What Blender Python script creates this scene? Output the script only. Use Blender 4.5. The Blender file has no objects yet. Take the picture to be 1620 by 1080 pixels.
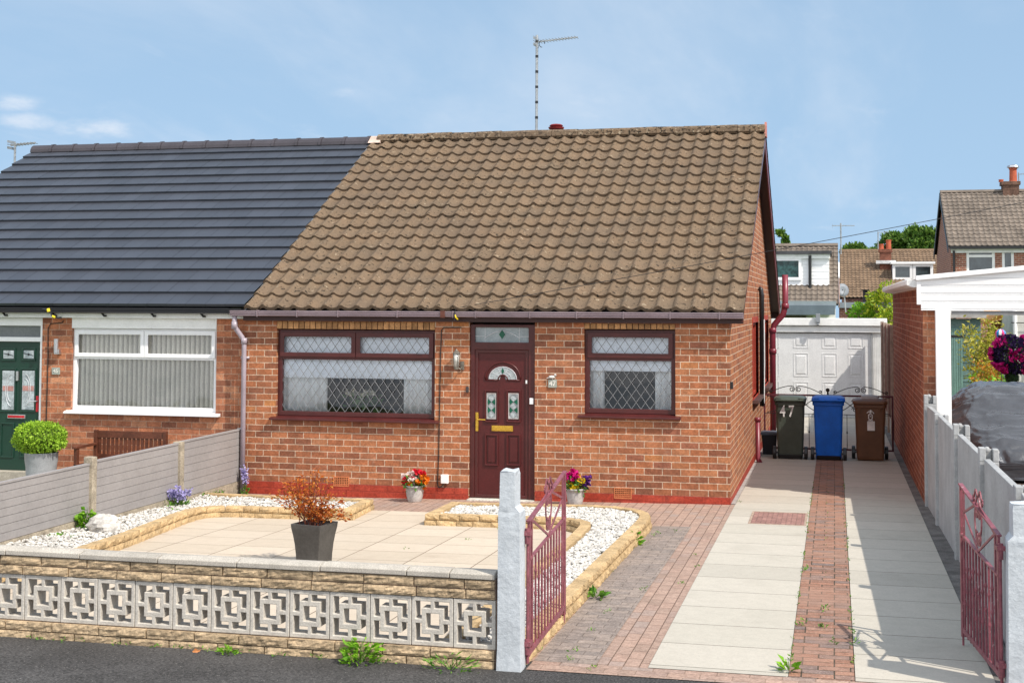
import bpy, bmesh, math, random
from math import sin, cos, pi, atan, tan, radians, sqrt, floor
from mathutils import Vector, Matrix, noise as mnoise
random.seed(7)
sc = bpy.context.scene
COL = sc.collection
# ------------------------------------------------------------------ camera
F = 2150.0; PSI = atan(510/2150.0); TH = 0.05; RO = 0.0033
PX0 = 810.0; PY0 = 480.3 - F*tan(TH)
_f0 = Vector((-sin(PSI), cos(PSI), 0)); _r0 = Vector((cos(PSI), sin(PSI), 0)); _u0 = Vector((0, 0, 1))
CF = _f0*cos(TH) + _u0*sin(TH); _u = _u0*cos(TH) - _f0*sin(TH)
CR = _r0*cos(RO) + _u*sin(RO); CU = _u*cos(RO) - _r0*sin(RO)
CAM = Vector((1.263, -16.967, 2.449))
cd = bpy.data.cameras.new('camera'); cam = bpy.data.objects.new('camera', cd); COL.objects.link(cam)
cd.sensor_width = 36.0; cd.sensor_fit = 'HORIZONTAL'; cd.lens = F/1620*36
cd.shift_x = 0.0; cd.shift_y = -(540-PY0)/1620
cd.clip_start = 0.1; cd.clip_end = 2000
cam.matrix_world = Matrix(((CR.x, CU.x, -CF.x, CAM.x), (CR.y, CU.y, -CF.y, CAM.y), (CR.z, CU.z, -CF.z, CAM.z), (0, 0, 0, 1)))
sc.camera = cam
# ------------------------------------------------------------------ sun, sky, exposure
SUN = Vector((.75, -.42, 1.0)).normalized()          # towards the sun
EL = math.asin(SUN.z); AZ = math.atan2(SUN.x, SUN.y)
sl = bpy.data.lights.new('sun', 'SUN'); sl.energy = 3.9; sl.angle = radians(0.55); sl.color = (1.0, 0.93, 0.83)
so = bpy.data.objects.new('sun', sl); COL.objects.link(so)
so.rotation_euler = (-SUN).to_track_quat('-Z', 'Y').to_euler(); so.location = (20, -20, 30)
W = bpy.data.worlds.new('World'); sc.world = W; W.use_nodes = True
wn = W.node_tree; wn.nodes.clear()
def wnode(t, **k):
    n = wn.nodes.new(t)
    for a, b in k.items(): setattr(n, a, b)
    return n
wo = wnode('ShaderNodeOutputWorld'); bg = wnode('ShaderNodeBackground')
sky = wnode('ShaderNodeTexSky', sky_type='NISHITA', sun_disc=False, sun_elevation=EL, sun_rotation=AZ, air_density=1.0, dust_density=0.6, ozone_density=1.6, altitude=60)
bg.inputs['Strength'].default_value = 0.12
tc = wnode('ShaderNodeTexCoord'); sep = wnode('ShaderNodeSeparateXYZ')
wn.links.new(tc.outputs['Generated'], sep.inputs[0])
up = wnode('ShaderNodeVectorMath', operation='ADD'); wn.links.new(tc.outputs['Generated'], up.inputs[0]); up.inputs[1].default_value = (0, 0, .16)
un = wnode('ShaderNodeVectorMath', operation='NORMALIZE'); wn.links.new(up.outputs[0], un.inputs[0]); wn.links.new(un.outputs[0], sky.inputs[0])
def wmath(op, a, b=None):
    n = wnode('ShaderNodeMath', operation=op)
    for i, v in enumerate((a, b)):
        if v is None: continue
        if hasattr(v, 'node'): wn.links.new(v, n.inputs[i])
        else: n.inputs[i].default_value = v
    return n.outputs[0]
zz = wmath('ADD', wmath('MAXIMUM', sep.outputs[2], 0.0), 0.10)
cx = wmath('DIVIDE', sep.outputs[0], zz); cy = wmath('DIVIDE', sep.outputs[1], zz)
cmb = wnode('ShaderNodeCombineXYZ'); wn.links.new(cx, cmb.inputs[0]); wn.links.new(cy, cmb.inputs[1])
def wcloud(scale, sx, sy, rot, lo, hi, detail=7, off=0.0):
    mp = wnode('ShaderNodeMapping'); wn.links.new(cmb.outputs[0], mp.inputs[0])
    mp.inputs['Scale'].default_value = (sx, sy, 1); mp.inputs['Rotation'].default_value = (0, 0, rot); mp.inputs['Location'].default_value = (off, off*.7, 0)
    nz = wnode('ShaderNodeTexNoise'); wn.links.new(mp.outputs[0], nz.inputs['Vector'])
    nz.inputs['Scale'].default_value = scale; nz.inputs['Detail'].default_value = detail; nz.inputs['Roughness'].default_value = .58; nz.inputs['Distortion'].default_value = .5
    mr = wnode('ShaderNodeMapRange', interpolation_type='SMOOTHSTEP'); wn.links.new(nz.outputs[0], mr.inputs[0])
    mr.inputs[1].default_value = lo; mr.inputs[2].default_value = hi
    return mr.outputs[0]
c1 = wcloud(.9, 1.0, .38, .35, .42, .85, off=3.1)
c2 = wcloud(2.6, 1.0, .5, -.25, .60, .82, off=8.3)
def wdir(px, py):
    s = F; v = (CF + CR*((px-PX0)/F) - CU*((py-PY0)/F)).normalized(); return v
def wpatch(px, py, half, flat):                       # a patch of sky about one direction, wider than tall
    d = wdir(px, py); n = wnode('ShaderNodeVectorMath', operation='SUBTRACT'); wn.links.new(tc.outputs['Generated'], n.inputs[0]); n.inputs[1].default_value = d
    m = wnode('ShaderNodeVectorMath', operation='MULTIPLY'); wn.links.new(n.outputs[0], m.inputs[0]); m.inputs[1].default_value = (1, 1, flat)
    l = wnode('ShaderNodeVectorMath', operation='LENGTH'); wn.links.new(m.outputs[0], l.inputs[0])
    r = wnode('ShaderNodeMapRange', interpolation_type='SMOOTHSTEP'); wn.links.new(l.outputs['Value'], r.inputs[0])
    for i, v in enumerate((half, half*.15, 0, 1)): r.inputs[i+1].default_value = v
    return r.outputs[0]
gn_ = wnode('ShaderNodeTexNoise'); gm_ = wnode('ShaderNodeMapping'); gm_.inputs['Scale'].default_value = (1, 1, 2.6); wn.links.new(tc.outputs['Generated'], gm_.inputs[0]); wn.links.new(gm_.outputs[0], gn_.inputs['Vector'])
gn_.inputs['Scale'].default_value = 34; gn_.inputs['Detail'].default_value = 7; gn_.inputs['Roughness'].default_value = .6
pk = wmath('MAXIMUM', wmath('MAXIMUM', wpatch(150, 203, .050, 3.6), wpatch(45, 192, .036, 3.4)), wmath('MAXIMUM', wpatch(20, 163, .034, 3.4), wmath('MULTIPLY', wpatch(540, 145, .02, 3), .5)))
puff = wnode('ShaderNodeMapRange', interpolation_type='SMOOTHSTEP'); wn.links.new(wmath('ADD', gn_.outputs[0], wmath('MULTIPLY', pk, .30)), puff.inputs[0]); puff.inputs[1].default_value = .52; puff.inputs[2].default_value = .98
puff = wmath('MULTIPLY', wmath('MULTIPLY', puff.outputs[0], pk), .75)
c3 = wcloud(1.7, 1.0, .22, .9, .50, .80, off=1.7)
cm = wmath('MINIMUM', wmath('ADD', wmath('ADD', wmath('ADD', wmath('MULTIPLY', c1, .62), wmath('MULTIPLY', c2, .35)), wmath('MULTIPLY', c3, .38)), puff), .9)
mx = wnode('ShaderNodeMix', data_type='RGBA')
tintn = wnode('ShaderNodeMix', data_type='RGBA', blend_type='MULTIPLY'); tintn.inputs[0].default_value = 1
hz = wnode('ShaderNodeMix', data_type='RGBA'); hf = wnode('ShaderNodeMapRange'); wn.links.new(sep.outputs[2], hf.inputs[0])
for i, v in enumerate((0.0, .42, .86, .52)): hf.inputs[i+1].default_value = v
wn.links.new(hf.outputs[0], hz.inputs[0]); wn.links.new(sky.outputs[0], hz.inputs[6]); hz.inputs[7].default_value = (2.85, 4.2, 5.65, 1)
wn.links.new(hz.outputs[2], tintn.inputs[6]); tintn.inputs[7].default_value = (1.0, 1.0, 1.0, 1)
wn.links.new(cm, mx.inputs[0]); wn.links.new(tintn.outputs[2], mx.inputs[6]); mx.inputs[7].default_value = (5.0, 5.5, 6.2, 1)
# unseen bright cloud, added behind the camera to lift the shaded parts
bk = wnode('ShaderNodeMapRange', interpolation_type='SMOOTHSTEP'); wn.links.new(sep.outputs[1], bk.inputs[0])
for i, v in enumerate((.30, -.30, 0, 1)): bk.inputs[i+1].default_value = v
bkn = wmath('MULTIPLY', bk.outputs[0], wmath('MAXIMUM', wcloud(.8, 1, .8, .2, .34, .56, off=5.2), .45))
mb_ = wnode('ShaderNodeMix', data_type='RGBA'); wn.links.new(bkn, mb_.inputs[0]); wn.links.new(mx.outputs[2], mb_.inputs[6]); mb_.inputs[7].default_value = (10.5, 10.8, 11.4, 1)
wn.links.new(mb_.outputs[2], bg.inputs[0]); wn.links.new(bg.outputs[0], wo.inputs[0])
sc.view_settings.view_transform = 'Standard'; sc.view_settings.look = 'None'; sc.view_settings.exposure = 0.38; sc.view_settings.gamma = 1
sc.render.engine = 'CYCLES'
sc.cycles.use_denoising = True; sc.cycles.max_bounces = 8; sc.cycles.transparent_max_bounces = 12
try: sc.cycles.denoiser = 'OPENIMAGEDENOISE'
except Exception: pass
# ------------------------------------------------------------------ measuring: a photo pixel meets a real plane
def ray(px, py): return CF + CR*((px-PX0)/F) - CU*((py-PY0)/F)
def fy(px, py, Y=0.0):
    d = ray(px, py); return CAM + d*((Y-CAM.y)/d.y)
def fx(px, py, X):
    d = ray(px, py); return CAM + d*((X-CAM.x)/d.x)
def fz(px, py, Z):
    d = ray(px, py); return CAM + d*((Z-CAM.z)/d.z)
def g(X, Y):                                          # ground height: the plot falls gently to the back and to the left
    w = min(max((Y+7)/5, 0), 1) if Y < 0 else 1
    return -0.0102*Y + 0.0175*max(min(X, 0), -5)*w
def fg(px, py, h=0.0):
    d = ray(px, py); P = CAM + d*15
    for i in range(30): P = CAM + d*((g(P.x, P.y)+h-CAM.z)/d.z)
    return P
# ------------------------------------------------------------------ materials
def nt(name):
    m = bpy.data.materials.new(name); m.use_nodes = True
    t = m.node_tree; t.nodes.clear()
    o = t.nodes.new('ShaderNodeOutputMaterial'); b = t.nodes.new('ShaderNodeBsdfPrincipled')
    t.links.new(b.outputs[0], o.inputs[0])
    return m, t, b, o
def N(t, typ, **k):
    n = t.nodes.new(typ)
    for a, v in k.items(): setattr(n, a, v)
    return n
def setin(t, sock, v):
    if hasattr(v, 'node'): t.links.new(v, sock)
    else: sock.default_value = v
def c4(c): return (c[0], c[1], c[2], 1.0)
def mixc(t, fac, a, b, blend='MIX'):
    n = N(t, 'ShaderNodeMix', data_type='RGBA', blend_type=blend)
    setin(t, n.inputs[0], fac)
    setin(t, n.inputs[6], a if hasattr(a, 'node') else c4(a)); setin(t, n.inputs[7], b if hasattr(b, 'node') else c4(b))
    return n.outputs[2]
def mathn(t, op, a, b=0.0, c=None):
    n = N(t, 'ShaderNodeMath', operation=op)
    setin(t, n.inputs[0], a); setin(t, n.inputs[1], b)
    if c is not None: setin(t, n.inputs[2], c)
    return n.outputs[0]
def noisen(t, vec, scale, detail=5, rough=.6, dist=0.0):
    n = N(t, 'ShaderNodeTexNoise'); t.links.new(vec, n.inputs['Vector'])
    n.inputs['Scale'].default_value = scale; n.inputs['Detail'].default_value = detail; n.inputs['Roughness'].default_value = rough; n.inputs['Distortion'].default_value = dist
    return n.outputs[0]
def rng(t, v, a, b, c, d, smooth=True):
    n = N(t, 'ShaderNodeMapRange')
    if smooth: n.interpolation_type = 'SMOOTHSTEP'
    t.links.new(v, n.inputs[0])
    for i, x in enumerate((a, b, c, d)): n.inputs[i+1].default_value = x
    return n.outputs[0]
def ramp(t, v, stops, interp='LINEAR'):
    n = N(t, 'ShaderNodeValToRGB'); n.color_ramp.interpolation = interp
    while len(n.color_ramp.elements) < len(stops): n.color_ramp.elements.new(.5)
    for e, (p, c) in zip(n.color_ramp.elements, stops): e.position = p; e.color = c4(c)
    t.links.new(v, n.inputs[0]); return n.outputs[0]
def coords(t, kind='Object'):
    return N(t, 'ShaderNodeTexCoord').outputs[kind]
def bumpn(t, b, h, strength, dist=.01):
    n = N(t, 'ShaderNodeBump'); n.inputs['Strength'].default_value = strength; n.inputs['Distance'].default_value = dist
    t.links.new(h, n.inputs['Height']); t.links.new(n.outputs[0], b.inputs['Normal']); return n
def island(t):
    return N(t, 'ShaderNodeNewGeometry').outputs['Random Per Island']
MATS = {}
def mat(name, col, rough=.6, var=.2, scale=4, fine=.1, fscale=60, bump=0.0, bscale=80, bdist=.005, isl=0.0, spec=.3, metal=0.0, spots=None, coat=0.0):
    """plain surface: broad and fine tonal variation, optional per-piece variation, optional patches spots=[(colour, scale, lo, hi)]"""
    if name in MATS: return MATS[name]
    m, t, b, o = nt(name); v = coords(t)
    n1 = noisen(t, v, scale); f1 = rng(t, n1, .3, .7, 1-var, 1+var)
    n2 = noisen(t, v, fscale, 3); f2 = rng(t, n2, .3, .7, 1-fine, 1+fine)
    f = mathn(t, 'MULTIPLY', f1, f2)
    if isl: f = mathn(t, 'MULTIPLY', f, rng(t, island(t), 0, 1, 1-isl, 1+isl, False))
    c = N(t, 'ShaderNodeCombineXYZ')
    for i in range(3): t.links.new(f, c.inputs[i])
    cc = mixc(t, 1.0, col, c.outputs[0], 'MULTIPLY')
    for sp in (spots or []):
        ns = noisen(t, v, sp[1], 6, .65)
        cc = mixc(t, rng(t, ns, sp[2], sp[3], 0, 1), cc, sp[0])
    t.links.new(cc, b.inputs['Base Color'])
    b.inputs['Roughness'].default_value = rough; b.inputs['Specular IOR Level'].default_value = spec; b.inputs['Metallic'].default_value = metal
    if coat: b.inputs['Coat Weight'].default_value = coat
    if bump: bumpn(t, b, noisen(t, v, bscale, 6), bump, bdist)
    MATS[name] = m; return m
def brickmat(name, stops, mortar, bw, bh, ms, offset=.5, swap=False, rough=.85, bump=.6, bdist=.006, weather=None, offs=(0, 0), vari=.25, freq=2, speck=0.0, msmooth=.15, smear=.35):
    m, t, b, o = nt(name); uv = coords(t, 'UV')
    s = N(t, 'ShaderNodeSeparateXYZ'); t.links.new(uv, s.inputs[0]); c = N(t, 'ShaderNodeCombineXYZ')
    a, d = (1, 0) if swap else (0, 1)
    # slightly uneven laying
    wob = noisen(t, uv, 1.7, 2); wob2 = mathn(t, 'MULTIPLY', mathn(t, 'SUBTRACT', wob, .5), ms*1.2)
    t.links.new(mathn(t, 'ADD', mathn(t, 'ADD', s.outputs[a], offs[0]), wob2), c.inputs[0]); t.links.new(mathn(t, 'ADD', mathn(t, 'ADD', s.outputs[d], offs[1]), wob2), c.inputs[1])
    k = N(t, 'ShaderNodeTexBrick'); t.links.new(c.outputs[0], k.inputs['Vector'])
    k.offset = offset; k.offset_frequency = freq
    for nm, val in (('Color1', (0, 0, 0, 1)), ('Color2', (1, 1, 1, 1)), ('Mortar', (0, 0, 0, 1)), ('Scale', 1.0), ('Mortar Size', ms), ('Mortar Smooth', msmooth), ('Bias', 0.0), ('Brick Width', bw), ('Row Height', bh)):
        k.inputs[nm].default_value = val
    col = ramp(t, k.outputs['Color'], stops)
    n1 = noisen(t, uv, 38, 5); n0 = noisen(t, uv, 9, 4)
    f = mathn(t, 'MULTIPLY', rng(t, n1, .25, .75, 1-vari, 1+vari), rng(t, n0, .3, .7, 1-vari*.7, 1+vari*.7))
    cf = N(t, 'ShaderNodeCombineXYZ')
    for i in range(3): t.links.new(f, cf.inputs[i])
    col = mixc(t, 1.0, col, cf.outputs[0], 'MULTIPLY')
    if smear: col = mixc(t, mathn(t, 'MULTIPLY', rng(t, noisen(t, uv, 5.5, 6, .7), .56, .8, 0, 1), smear), col, mortar)
    if speck:
        col = mixc(t, mathn(t, 'MULTIPLY', rng(t, noisen(t, uv, 75, 3), .55, .70, 0, 1), mathn(t, 'MULTIPLY', speck, .6)), col, (.60, .50, .42))
        col = mixc(t, mathn(t, 'MULTIPLY', rng(t, noisen(t, uv, 88, 3), .42, .28, 0, 1), speck), col, (.10, .07, .06))
    mv = mixc(t, 1.0, mortar, cf.outputs[0], 'MULTIPLY')
    col = mixc(t, k.outputs['Fac'], col, mv)
    for w in (weather or []):
        col = mixc(t, mathn(t, 'MULTIPLY', rng(t, noisen(t, uv, w[1], 6, .65), w[2], w[3], 0, 1), w[4]), col, w[0])
    t.links.new(col, b.inputs['Base Color']); b.inputs['Roughness'].default_value = rough; b.inputs['Specular IOR Level'].default_value = .2
    h = mathn(t, 'ADD', mathn(t, 'SUBTRACT', 1.0, k.outputs['Fac']), mathn(t, 'MULTIPLY', n1, .45))
    bumpn(t, b, h, bump, bdist)
    MATS[name] = m; return m
def leafmat(name, stops, trans=.3, rough=.5):
    m, t, b, o = nt(name)
    col = ramp(t, island(t), stops)
    t.links.new(col, b.inputs['Base Color']); b.inputs['Roughness'].default_value = rough; b.inputs['Specular IOR Level'].default_value = .3
    tr = N(t, 'ShaderNodeBsdfTranslucent'); t.links.new(col, tr.inputs[0])
    mxs = N(t, 'ShaderNodeMixShader'); mxs.inputs[0].default_value = trans
    t.links.new(b.outputs[0], mxs.inputs[1]); t.links.new(tr.outputs[0], mxs.inputs[2]); t.links.new(mxs.outputs[0], o.inputs[0])
    MATS[name] = m; return m
def glassmat(name, tint=(.985, .99, .995), refl=.10):
    m, t, b, o = nt(name); t.nodes.remove(b)
    tr = N(t, 'ShaderNodeBsdfTransparent'); tr.inputs[0].default_value = c4(tint)
    gl = N(t, 'ShaderNodeBsdfGlossy'); gl.inputs['Roughness'].default_value = .012
    fr = N(t, 'ShaderNodeFresnel'); fr.inputs[0].default_value = 1.52
    bp = N(t, 'ShaderNodeBump'); bp.inputs['Strength'].default_value = .12; bp.inputs['Distance'].default_value = .02
    t.links.new(noisen(t, coords(t), 1.6, 2), bp.inputs['Height']); t.links.new(bp.outputs[0], gl.inputs['Normal'])
    mxs = N(t, 'ShaderNodeMixShader'); t.links.new(mathn(t, 'ADD', fr.outputs[0], refl), mxs.inputs[0])
    t.links.new(tr.outputs[0], mxs.inputs[1]); t.links.new(gl.outputs[0], mxs.inputs[2]); t.links.new(mxs.outputs[0], o.inputs[0])
    MATS[name] = m; return m
BR = [(0, (.19, .074, .043)), (.14, (.255, .096, .050)), (.42, (.325, .120, .056)), (.62, (.36, .133, .060)), (.82, (.385, .162, .077)), (.92, (.245, .092, .056)), (1, (.44, .18, .066))]
brick = brickmat('red_brick', BR, (.55, .42, .31), .2265, .0826, .0050, weather=[((.20, .10, .065), 1.1, .5, .75, .35)], offs=(.04, .0))
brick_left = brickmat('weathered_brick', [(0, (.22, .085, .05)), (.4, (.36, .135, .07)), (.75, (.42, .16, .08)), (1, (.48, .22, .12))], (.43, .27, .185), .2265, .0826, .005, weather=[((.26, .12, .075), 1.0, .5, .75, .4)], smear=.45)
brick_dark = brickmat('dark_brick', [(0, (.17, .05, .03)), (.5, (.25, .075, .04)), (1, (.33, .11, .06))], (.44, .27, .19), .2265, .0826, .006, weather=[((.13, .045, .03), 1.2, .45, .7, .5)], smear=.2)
brick_far = brickmat('far_brick', [(0, (.2, .07, .05)), (1, (.34, .13, .08))], (.4, .3, .24), .24, .085, .012)
plinth_m = brickmat('red_painted_plinth', [(0, (.31, .042, .024)), (1, (.37, .058, .034))], (.28, .04, .025), .2265, .0826, .006, rough=.5, weather=[((.20, .05, .035), 3, .55, .7, .6), ((.42, .12, .09), 9, .66, .75, .5)], smear=0)
PV = [(0, (.31, .215, .17)), (.35, (.355, .245, .195)), (.6, (.375, .255, .20)), (.8, (.33, .22, .175)), (1, (.32, .245, .21))]
paver = brickmat('block_paving', PV, (.15, .10, .075), .205, .104, .0045, swap=True, bump=.4, bdist=.004, weather=[((.20, .15, .12), 1.4, .5, .74, .45)], speck=.8, vari=.18, smear=0)
paver_strip = brickmat('strip_paving', [(0, (.215, .12, .088)), (.3, (.29, .148, .10)), (.6, (.315, .17, .118)), (.85, (.24, .155, .125)), (1, (.185, .14, .128))], (.07, .055, .04), .207, .104, .0055, offset=.5, freq=3, bump=.5, bdist=.004, speck=.7, smear=0, offs=(.0, 0), weather=[((.32, .20, .15), .8, .45, .6, .5)])
paver_grey = brickmat('grey_paving', [(0, (.215, .18, .16)), (.5, (.25, .205, .18)), (1, (.285, .23, .195))], (.155, .125, .105), .205, .104, .004, bump=.4, bdist=.004, speck=.7, smear=0, swap=False)
patio_m = brickmat('patio_slabs', [(0, (.475, .40, .312)), (.5, (.505, .425, .335)), (1, (.535, .452, .358))], (.13, .09, .06), .66, .52, .0055, offset=0, bump=.3, bdist=.004, vari=.05, smear=0, msmooth=.3, weather=[((.35, .28, .21), 1.3, .55, .8, .5), ((.5, .44, .36), .7, .5, .8, .4)], speck=.12)
slab_m = brickmat('driveway_slabs', [(0, (.415, .385, .33)), (.5, (.44, .41, .35)), (1, (.465, .43, .37))], (.085, .075, .06), 40, .632, .0055, offset=0, offs=(20.3, .36), bump=.3, bdist=.004, vari=.05, smear=0, msmooth=.3, weather=[((.30, .275, .23), 1.2, .5, .8, .5), ((.24, .215, .18), 3.4, .655, .78, .5)], speck=.4)
tarmac = mat('tarmac', (.062, .059, .058), .9, .22, 1.5, .55, 60, .9, 90, .012, spots=[((.27, .255, .24), 70, .615, .67), ((.028, .028, .028), 60, .62, .7)])
concrete = mat('concrete', (.36, .33, .27), .9, .2, 5, .2, 90, .3, 140, .004, spots=[((.18, .17, .14), 9, .6, .75)])
conc_post = mat('concrete_post', (.34, .29, .22), .9, .25, 8, .25, 60, .4, 120, .005, spots=[((.16, .13, .10), 14, .58, .72)])
coping_m = mat('coping_concrete', (.40, .365, .315), .9, .12, 4, .25, 110, .35, 160, .004, isl=.12, spots=[((.24, .22, .19), 60, .66, .74), ((.30, .27, .22), 3, .55, .75)])
pierced_m = mat('cast_concrete', (.455, .42, .37), .9, .14, 5, .14, 90, .3, 130, .004, isl=.06, spots=[((.32, .29, .25), 12, .6, .75), ((.26, .25, .17), 5, .66, .8)])
split_m = mat('split_faced_stone', (.385, .285, .178), .95, .22, 9, .25, 40, .7, 45, .014, isl=.16, spots=[((.27, .20, .13), 18, .66, .8), ((.46, .36, .235), 12, .6, .76)])
bed_m = mat('yellow_walling_stone', (.47, .33, .175), .95, .2, 7, .2, 50, .6, 60, .012, isl=.14, spots=[((.40, .26, .14), 13, .62, .78), ((.54, .42, .27), 8, .6, .75)])
pebble_m = mat('white_pebbles', (.52, .495, .455), .75, .05, 10, .05, 50, isl=.34)
pebble_bed = mat('gravel_bed', (.34, .315, .28), .95, .25, 60, .3, 160, .8, 120, .01)
boulder_m = mat('white_boulder', (.55, .52, .48), .85, .2, 6, .15, 40, .5, 30, .02, spots=[((.36, .27, .18), 7, .58, .72)])
soil = mat('soil', (.09, .06, .04), .95, .3, 10)
earth = mat('ground_cover', (.10, .12, .05), .95, .35, .4, .3, 20)
grass_m = mat('lawn', (.09, .16, .03), .95, .3, 3, .4, 60, .5, 90, .02)
maroon = mat('mahogany_foil', (.068, .013, .012), .35, .15, 3, .12, 40, spec=.45)
maroon_d = mat('mahogany_door', (.074, .012, .012), .36, .12, 3, .10, 40, spec=.35)
brown_pl = mat('brown_gutter', (.20, .15, .165), .25, .12, 3, spec=.6)  # brown plastic; the mauve sky reflection is put into its base colour
brown_dk = mat('brown_fascia', (.045, .016, .014), .45, .15, 3, spec=.4)
brown_pipe = mat('brown_downpipe', (.34, .29, .33), .3, .12, 4, spec=.6)  # brown pipe with the lilac of the reflected sky painted in
white_pl = mat('white_plastic', (.80, .80, .80), .3, .03, 3, .02, spec=.4)
white_p = mat('white_paint', (.80, .80, .78), .55, .07, 4, .04, spots=[((.55, .53, .49), 5, .62, .8)])
black_pl = mat('black_plastic', (.012, .012, .013), .35, .1, 4, spec=.5)
black_m = mat('black_iron', (.02, .018, .018), .5, .2, 20)
gate_m = mat('plum_gate_paint', (.22, .065, .082), .45, .25, 14, .12, 80, spec=.45, spots=[((.46, .30, .30), 34, .62, .69), ((.12, .04, .03), 22, .66, .74)])
redpipe = mat('red_painted_pipe', (.185, .026, .042), .35, .15, 4, spec=.5)
redpaint = mat('red_paint', (.36, .05, .03), .5, .15, 6, spots=[((.2, .04, .03), 12, .6, .75)])
post_white = mat('flaking_white_paint', (.48, .51, .535), .7, .09, 5, .06, 60, .55, 22, .012, spots=[((.36, .35, .33), 26, .70, .74), ((.52, .54, .56), 4, .55, .75)])
fence_white = mat('chalky_white_paint', (.35, .355, .355), .8, .12, 3, .08, 40, .3, 30, .008, spots=[((.42, .40, .36), 10, .62, .75)])
comp = mat('grey_composite', (.295, .275, .268), .6, .06, 2, .06, 30, spec=.25)
gold = mat('brass', (.75, .48, .08), .25, .1, 5, metal=.9)
steel = mat('brushed_steel', (.55, .55, .56), .3, .08, 8, metal=.9)
galv = mat('galvanised_steel', (.38, .40, .41), .45, .15, 8, metal=.6)
lead_m = mat('lead_strip', (.24, .245, .25), .5, .1, 20, metal=.2)
curtain_m = mat('net_curtain', (.86, .90, .92), .9, .06, 5)
blind_m = mat('pale_blind', (.84, .89, .95), .8, .04, 5)
slat_m = mat('vertical_blind', (.80, .77, .68), .8, .05, 3, isl=.06)
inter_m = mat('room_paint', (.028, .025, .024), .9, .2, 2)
terra = mat('terracotta', (.50, .17, .07), .85, .18, 8, .15, 60, .2, 60)
glass = glassmat('window_glass', refl=.015)
glass_ob = mat('obscured_glass', (.33, .37, .38), .18, .25, 14, .15, 60, .3, 60, .01, spec=.6)
green_gl = mat('green_glass', (.01, .10, .06), .15, .2, 10, spec=.6)
door_green = mat('dark_green_door', (.006, .035, .022), .35, .1, 4, spec=.5)
slate_m = mat('slate_tile', (.046, .050, .062), .42, .08, 1.2, .10, 60, isl=.10, spec=.5, spots=[((.35, .35, .35), 13, .77, .80)])
slate_d = mat('slate_underside', (.012, .012, .014), .8, .1, 3)
def tilemat(nm='weathered_concrete_tile', sp=0.0, br=1.0):
    m, t, b, o = nt(nm); v = coords(t); r = island(t)
    c = ramp(t, r, [(0, (.160, .109, .070)), (.3, (.176, .120, .077)), (.55, (.183, .125, .080)), (.8, (.193, .132, .086)), (1, (.169, .115, .074))])
    c = mixc(t, rng(t, noisen(t, v, 2.2, 5), .35, .7, 0, .55), c, (.125, .097, .07))
    c = mixc(t, mathn(t, 'MULTIPLY', rng(t, noisen(t, v, 26, 4), .35, .7, 0, 1), .42), c, (.20, .15, .10))
    c = mixc(t, rng(t, noisen(t, v, 17, 3, .5), .655-sp, .70-sp, 0, .85), c, (.36*br, .29*br, .205*br))
    c = mixc(t, rng(t, noisen(t, v, 19, 4, .55, .6), .612-sp, .645-sp, 0, 1), c, (.03, .024, .018))
    c = mixc(t, rng(t, noisen(t, v, .55, 4), .45, .65, 0, .55), c, (.13, .096, .07))
    c = mixc(t, rng(t, noisen(t, v, 44, 3), .57, .68, 0, .8), c, (.085, .062, .045))
    c = mixc(t, rng(t, noisen(t, v, 70, 2), .58, .72, 0, .6), c, (.05, .038, .028))
    t.links.new(c, b.inputs['Base Color']); b.inputs['Roughness'].default_value = .95; b.inputs['Specular IOR Level'].default_value = .1
    bumpn(t, b, noisen(t, v, 70, 6, .7), .6, .012)
    return m
tile_m = tilemat(); ridge_m = tilemat('lichened_ridge', .075, .9)
tile_d = mat('roof_underlay', (.02, .017, .015), .95, .1, 3)
tile_far = mat('far_brown_tile', (.185, .125, .08), .9, .15, .8, .1, 8, isl=.15)
tile_far2 = mat('far_grey_tile', (.165, .135, .11), .9, .15, .8, .1, 8, isl=.15)
cover_m = mat('silver_car_cover', (.115, .12, .132), .25, .15, 2, .05, 30, .35, 9, .02, metal=.3, spec=.6)
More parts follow.
